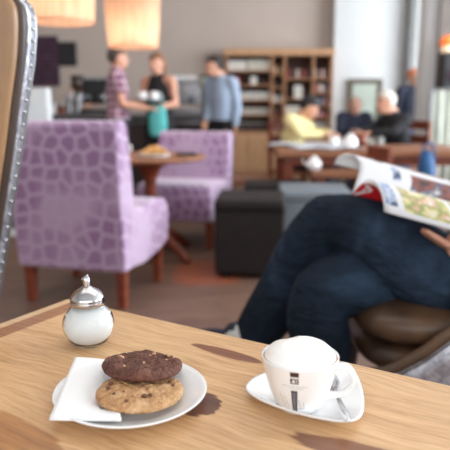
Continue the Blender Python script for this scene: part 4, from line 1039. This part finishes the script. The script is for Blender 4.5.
# ------------------------------------------------------------------ reader's chair
bl_ = NT('bronze_leather'); co = bl_.coord(); ff = bl_.noise(co, 7, 4)
bl_.l(bl_.ramp(ff, [(.35, (52, 37, 29)), (.7, (104, 78, 56))]), bl_.b.inputs['Base Color']); bl_.b.inputs['Roughness'].default_value = .38; bl_.bump(bl_.noise(co, 90, 4), .12, .002)
bl_ = bl_.m
RC = V((.78, 1.76, 0))
rcx = thing('tub_chair', 'bronze leather tub chair with silver patterned side on which the reader sits', 'chair', RC)
# seat: two soft rolls of leather, one above the other
def cushion(x0, x1, y0, y1, z0, z1, name, sag=.01):
    bm = B(); g = 14
    add_box(bm, ((x0+x1)/2, (y0+y1)/2, (z0+z1)/2), (x1-x0, y1-y0, z1-z0))
    bmesh.ops.subdivide_edges(bm, edges=bm.edges[:], cuts=7, use_grid_fill=True)
    c = V(((x0+x1)/2, (y0+y1)/2, (z0+z1)/2)); h = V(((x1-x0)/2, (y1-y0)/2, (z1-z0)/2))
    for w in bm.verts:
        d = w.co-c; n_ = V((d.x/h.x, d.y/h.y, d.z/h.z)); r = (abs(n_.x)**5+abs(n_.y)**5+abs(n_.z)**3)**(1/4.2)
        if r > 0: w.co = c+d/max(r, .001) * 1.0
        w.co.z += .006*noise.noise(w.co*9)
    return obj(name, bm, bl_, rcx, smooth=True, subsurf=1)
cushion(-.40, .28, -.27, .27, .375, .475, 'seat_base'); cushion(-.41, .26, -.26, .26, .455, .565, 'seat_cushion')
# side wall rail, swept from the front round the back and to the other side
def railp(sg):
    pts = [(358, 371), (369, 373), (386, 371), (405, 362), (425, 351), (450, 333)]
    out = []
    for k, (px, py) in enumerate(pts):
        Y = 1.50-.008*k; p = aty(px, py, Y); q_ = p-RC; out.append(V((q_.x, q_.y*sg, q_.z)))
    e = out[-1]
    out += [V((e.x+.10, e.y-.0*sg, e.z+.07)), V((e.x+.28, e.y+.0*sg, e.z+.17)), V((e.x+.46, e.y+.07*sg, e.z+.27)), V((e.x+.55, e.y*.35, e.z+.33))]
    return out
rn, rf = railp(1), railp(-1)
rail = rn+[V((rn[-1].x+.02, 0, rn[-1].z+.005))]+list(reversed(rf))
bm = B(); add_tube(bm, rail, [.012]+[.015]*(len(rail)-2)+[.012], 14, 5); obj('padded_rail', bm, bl_, rcx, smooth=True)
bm = B(); add_tube(bm, [p+V((0, (-.006 if p.y < 0 else .006), -.024)) for p in rail], .005, 10, 5); obj('piping', bm, brn, rcx, smooth=True)
bm = B(); g = []
for d in crom([tuple(p) for p in rail[2:-2]], 6):
    y_ = d[1]; z_ = d[2]-.018
    g.append([bm.verts.new((d[0]*(1-.0*k), y_*(1-.06*k), z_*(1-k)+min(z_, .30)*k)) for k in (0, .33, .66, 1)])
for A, D in zip(g, g[1:]):
    for k in range(3): bm.faces.new((A[k], D[k], D[k+1], A[k+1]))
o = obj('side_shell', bm, sil, rcx, smooth=True); so = o.modifiers.new('s', 'SOLIDIFY'); so.thickness = .02; so.offset = 0
for x in (-.33, .24):
    for y in (-.2, .2):
        bm = B(); add_tube(bm, [V((x, y, .39)), V((x*1.05, y*1.05, .18)), V((x*1.1, y*1.1, .004))], [.026, .02, .014], 12, 3); obj('leg', bm, brn, rcx, smooth=True)
# ------------------------------------------------------------------ reader in jeans
def mat_jeans():
    t = NT('dark_denim'); co = t.coord()
    f = t.noise(co, 4, 4, .6, .4); g = t.noise(t.coord(scale=(1, 1, 1)), 500, 2)
    c = t.ramp(f, [(.36, (12, 19, 28)), (.54, (24, 36, 50)), (.72, (52, 70, 90))])
    c = t.mix(.10, c, t.ramp(g, [(.4, (12, 18, 28)), (.6, (70, 88, 110))]))
    t.l(c, t.b.inputs['Base Color']); t.b.inputs['Roughness'].default_value = .9; t.b.inputs['Specular IOR Level'].default_value = .2
    cr = t.noise(t.coord(scale=(1, 1, 2.2)), 9, 3, .5, 1.2)
    t.bump(t.math('ADD', t.math('MULTIPLY', cr, 2), t.math('MULTIPLY', g, .08)), .55, .02); return t.m
m_jeans = mat_jeans()
YK = 1.75
def L(px, py, Y): return aty(px, py, Y)
# upper (far) leg crossed over the lower (near) one
R0 = V((.92, 1.76, 0))
kL = L(324, 221, 1.80); aL = L(236, 335, 1.86)
kR = L(316, 298, 1.72)
J = dict(head=(1.10, 1.76, 1.30), neck=(1.10, 1.76, 1.14), chest=(1.07, 1.76, .93), pelvis=(.99, 1.76, .67),
         shL=(1.08, 1.575, 1.08), shR=(1.08, 1.945, 1.08), elL=(1.00, 1.50, .84), elR=(1.0, 2.04, .88),
         wrL=(.775, 1.475, .770), wrR=(.80, 1.86, .95), hipL=(.92, 1.66, .64), hipR=(.92, 1.86, .62),
         knL=tuple(kL), knR=tuple(kR), anL=tuple(aL), anR=(kR.x+.06, 1.76, .11), toeL=tuple(L(198, 341, 1.87)), toeR=(kR.x-.10, 1.74, .035))
Jl = {k: V(p)-R0 for k, p in J.items()}
def lw(px, py, Y): return aty(px, py, Y)-R0
near_th = [Jl['hipL'], lw(480, 290, 1.66), lw(432, 272, 1.67), lw(390, 243, 1.70), lw(355, 226, 1.76), lw(328, 222, 1.80)]
near_sh = [lw(327, 221, 1.80), lw(306, 248, 1.82), lw(286, 288, 1.84), lw(266, 319, 1.855), lw(255, 333, 1.86)]
far_th = [Jl['hipR'], lw(450, 312, 1.82), lw(395, 299, 1.78), lw(352, 284, 1.71), lw(322, 293, 1.67)]
far_sh = [lw(320, 296, 1.67), lw(317, 320, 1.67), lw(323, 350, 1.69), (Jl['knR']+Jl['anR'])/2+V((0, .01, -.05)), Jl['anR']+V((0, 0, .05))]
# hand holding the near edge of the magazine: four fingers beneath, thumb above
mgD = V((.14, -.10, -.027)).normalized()
m0 = aty(383, 213, 1.60)                       # near left corner of the magazine
mE = m0+mgD*.30
tip = aty(422, 228.5, 1.55)-R0
fing = []
wrL = Jl['wrL']
hb = tip+V((.088, -.006, -.046))                # knuckles
for k, ln in enumerate((1.0, 1.04, .97, .80)):
    off = V((0, .020*k, -.004*k)); kn_ = hb+off
    tp = kn_+(tip-hb)*ln*.85+V((0, .004, .004*0))
    fing.append(([wrL*.55+kn_*.45, kn_, kn_*.5+tp*.5+V((0, 0, -.004)), tp], [.012, .0105, .0095, .0078]))
fing.append(([wrL, wrL*.4+(hb+V((0, .03, -.006)))*.6, hb+V((0, .03, -.006))], [(.024, .022), (.030, .022), (.034, .014)]))
fing.append(([wrL*.7+hb*.3+V((0, -.01, .01)), hb+V((.035, -.012, .035)), hb+V((0.0, .004, .052)), hb+V((-.03, .02, .050))], [.014, .012, .0105, .008]))
reader = person('person in dark blue jeans sitting cross-legged on the tub chair, reading a magazine', R0, 0, Jl, voxel=.0055, skin=M['skin'], hair=m_hair_b,
    top=P('charcoal_knit', (60, 60, 66), .9, bump=.2), bottom=m_jeans, shoe=P('navy_suede', (24, 28, 44), .8), fwd=(-1, 0, -.35), up=(-.3, 0, 1), sleeve='long', hairlen=.16, trad=(0, 1, 0),
    detail_top=dict(thighR=far_th, shinR=far_sh, thighL=near_th, shinL=near_sh, rthighL=[.12, .122, .12, .11, .096, .084], rshinL=[.083, .085, .088, .082, .072], rthighR=[.11, .105, .102, .10, .088], rshinR=[.088, .090, .086, .060, .052]),
    fingers={'L': fing})
bm = B(); add_tube(bm, [lw(246, 336, 1.858), lw(237.5, 337, 1.858)], [.050, .049], 16, 2); obj('sock', bm, P('pale_sock', (196, 194, 188), .9), reader, smooth=True)
# ------------------------------------------------------------------ magazine
mz = thing('magazine', 'open colour magazine with a red cover held above the jeans', 'magazine', tuple(m0))
prof_px = [(335, 164, 1.97), (338, 157, 1.96), (346, 153.5, 1.93), (355, 156, 1.90), (360, 166, 1.86), (356, 182, 1.82), (350.5, 199, 1.79)]
prof_px2 = [(350.5, 199, 1.79), (357, 188, 1.75), (366, 180, 1.71), (374, 181, 1.67), (380, 190, 1.63), (383.5, 204, 1.60), (384, 212, 1.595)]
def mag_half(prof, th, name, mat, sidef, matu):
    pts = [V(p) for p in crom([tuple(aty(*q_)-m0) for q_ in prof], 4)]
    bm = B(); uvl = bm.loops.layers.uv.new('uv'); NL = 16; n = len(pts)
    grid = []
    for i in range(NL+1):
        s_ = i/NL; row = []
        for k, p in enumerate(pts):
            flat = V((0, pts[0].y+(pts[-1].y-pts[0].y)*k/(n-1), (pts[0].z+pts[-1].z)/2+.03*math.sin(PI*k/(n-1))))
            q_ = p+mgD*.30*s_
            q_.z -= .012*s_*math.sin(PI*k/(n-1)); row.append(q_)
        grid.append(row)
    def nrm_(i, k):
        a = grid[i][min(n-1, k+1)]-grid[i][max(0, k-1)]; b = grid[min(NL, i+1)][k]-grid[max(0, i-1)][k]
        nn = a.cross(b).normalized(); return nn if nn.z > 0 or abs(nn.z) < .15 else -nn
    sgn = 1
    top = []; bot = []
    for i in range(NL+1):
        top.append([bm.verts.new(grid[i][k]) for k in range(n)])
        r = []
        for k in range(n):
            a = grid[i][min(n-1, k+1)]-grid[i][max(0, k-1)]; nn = mgD.cross(a).normalized()
            if nn.dot(V((0, 0, 1))) == 0: pass
            r.append(bm.verts.new(grid[i][k]+nn*th*sidef))
        bot.append(r)
    def face(vs, uv):
        f = bm.faces.new(vs)
        for l_, u_ in zip(f.loops, uv): l_[uvl].uv = u_
        f.smooth = True; return f
    for i in range(NL):
        for k in range(n-1):
            uv = [(i/NL, k/(n-1)), ((i+1)/NL, k/(n-1)), ((i+1)/NL, (k+1)/(n-1)), (i/NL, (k+1)/(n-1))]
            face([top[i][k], top[i+1][k], top[i+1][k+1], top[i][k+1]], uv)
            f = face([bot[i][k], bot[i][k+1], bot[i+1][k+1], bot[i+1][k]], [uv[0], uv[3], uv[2], uv[1]]); f.material_index = 1
    for i in range(NL):
        for k in (0, n-1): face([top[i][k], bot[i][k], bot[i+1][k], top[i+1][k]], [(0, 0)]*4).material_index = 2
    for i in (0, NL):
        for k in range(n-1): face([top[i][k], top[i][k+1], bot[i][k+1], bot[i][k]], [(0, 0)]*4).material_index = 2
    o = obj(name, bm, mat, mz); o.data.materials.append(matu); o.data.materials.append(pagew)
    for p in o.data.polygons: p.use_smooth = p.material_index != 2
    return o
pagew = P('paper_white', (232, 232, 232), .6, var=.02)
redc = P('red_cover', (206, 34, 44), .4, var=.05)
def mat_page(name, rects):
    t = NT(name); tc = t.n('ShaderNodeUVMap'); tc.uv_map = 'uv'; sp = t.n('ShaderNodeSeparateXYZ'); t.l(tc.outputs[0], sp.inputs[0])
    mp = t.n('ShaderNodeMapping'); t.l(tc.outputs[0], mp.inputs[0])
    col = s2l((236, 238, 242)); cur = None
    for (u0, u1, v0, v1, kind, cs) in rects:
        f = t.math('MULTIPLY', t.math('MULTIPLY', t.math('GREATER_THAN', sp.outputs[0], u0), t.math('LESS_THAN', sp.outputs[0], u1)), t.math('MULTIPLY', t.math('GREATER_THAN', sp.outputs[1], v0), t.math('LESS_THAN', sp.outputs[1], v1)))
        if kind == 'photo': c = t.ramp(t.noise(mp.outputs[0], 7, 3, .5), cs)
        elif kind == 'text':
            ln = t.math('GREATER_THAN', t.math('SINE', t.math('MULTIPLY', sp.outputs[1], 190)), .0); f = t.math('MULTIPLY', t.math('MULTIPLY', f, ln), .7); c = cs
        else: c = cs
        cur = t.mix(f, cur if cur is not None else col, c)
    t.l(cur, t.b.inputs['Base Color']); t.b.inputs['Roughness'].default_value = .3; return t.m
ph1 = [(.36, (238, 230, 210)), (.46, (222, 212, 140)), (.53, (150, 172, 120)), (.60, (228, 186, 150)), (.68, (240, 238, 230))]
ph2 = [(.38, (70, 60, 66)), (.5, (150, 90, 80)), (.6, (90, 104, 130)), (.7, (220, 214, 210))]
ph3 = [(.4, (120, 150, 200)), (.5, (210, 220, 236)), (.6, (70, 90, 130))]
pgn = mat_page('page_near', [(.03, .14, .46, .82, 'photo', ph3), (.20, .62, .40, .86, 'photo', ph1), (.66, .95, .5, .9, 'photo', ph1), (.66, .95, .30, .46, 'text', (90, 90, 100)), (.05, .6, .30, .38, 'text', (90, 90, 100))])
pgf = mat_page('page_far', [(.22, .32, .40, .50, 'photo', ph2), (.36, .44, .55, .72, 'photo', ph3), (.40, .6, .35, .5, 'text', (100, 100, 110)), (.55, .98, .60, .86, 'photo', ph2), (.62, .96, .36, .5, 'photo', ph2)])
mag_half(prof_px, .004, 'left_page', pgf, 1, pagew)
mag_half(prof_px2, .011, 'right_page', pgn, 1, redc)
# ------------------------------------------------------------------ light
w = bpy.data.worlds.new('world'); bpy.context.scene.world = w; w.use_nodes = True
bg = w.node_tree.nodes['Background']; bg.inputs[0].default_value = (.86, .93, 1, 1); bg.inputs[1].default_value = 1.0
def area(name, loc, target, sx_, sy_, power, col):
    L_ = bpy.data.lights.new(name, 'AREA'); L_.shape = 'RECTANGLE'; L_.size = sx_; L_.size_y = sy_; L_.energy = power; L_.color = col
    o = bpy.data.objects.new(name, L_); C.objects.link(o); o.location = loc
    o.rotation_euler = (V(target)-V(loc)).to_track_quat('-Z', 'Y').to_euler(); return o
area('daylight_right_window', (X1-.05, 5.2, 1.9), (0, 5.2, 1.5), 6.0, 2.9, 600, (.86, .93, 1))
area('daylight_right_near_window', (X1-.05, .4, 1.9), (0, .8, .9), 4.5, 2.9, 150, (.90, .95, 1))
area('front_fill', (0, Y0+.05, 1.9), (0, 2, 1.0), 6.0, 2.4, 105, (.97, .98, 1))  # fill from the camera side, set at the unseen front windows
area('ceiling_fill', (.2, 3.0, ZC-.05), (.2, 3.0, 0), 4, 4, 60, (1, .97, .93))  # broad soft fill added under the ceiling, no lamp fitting there
sc = bpy.context.scene
sc.view_settings.view_transform = 'Standard'; sc.view_settings.look = 'None'; sc.view_settings.gamma = 1; sc.view_settings.use_curve_mapping = False
sc.view_settings.exposure = -0.08

# white letters on the red cover, seen inside the arch of the page
lp = [V(p) for p in crom([tuple(aty(*q_)-m0) for q_ in prof_px2], 4)]
def on_cover(s_, k_):
    k_ = k_*(len(lp)-1); i = min(len(lp)-2, int(k_)); p = lp[i].lerp(lp[i+1], k_-i); a = lp[i+1]-lp[i]
    return p+mgD*.30*s_+V((0, 0, -.012*s_*math.sin(PI*k_/(len(lp)-1))))+mgD.cross(a).normalized()*.0118
def stroke(bm, a, b, w):
    N = 5; d = V((b[0]-a[0], (b[1]-a[1])*.5)).normalized(); nx, ny = -d.y*w, d.x*w*2; row = []
    for i in range(N+1):
        t_ = i/N; x = a[0]+(b[0]-a[0])*t_; y = a[1]+(b[1]-a[1])*t_
        row.append((bm.verts.new(on_cover(x+nx, y+ny)), bm.verts.new(on_cover(x-nx, y-ny))))
    for p, q_ in zip(row, row[1:]): bm.faces.new((p[0], q_[0], q_[1], p[1]))
bm = B()
for a, b in (((.02, .12), (.14, .22)), ((.14, .22), (.02, .32)), ((.07, .16), (.07, .28))): stroke(bm, a, b, .009)
obj('cover_letter', bm, pagew, mz)
bm = B(); stroke(bm, (.02, .37), (.14, .37), .009); obj('cover_letter', bm, pagew, mz)
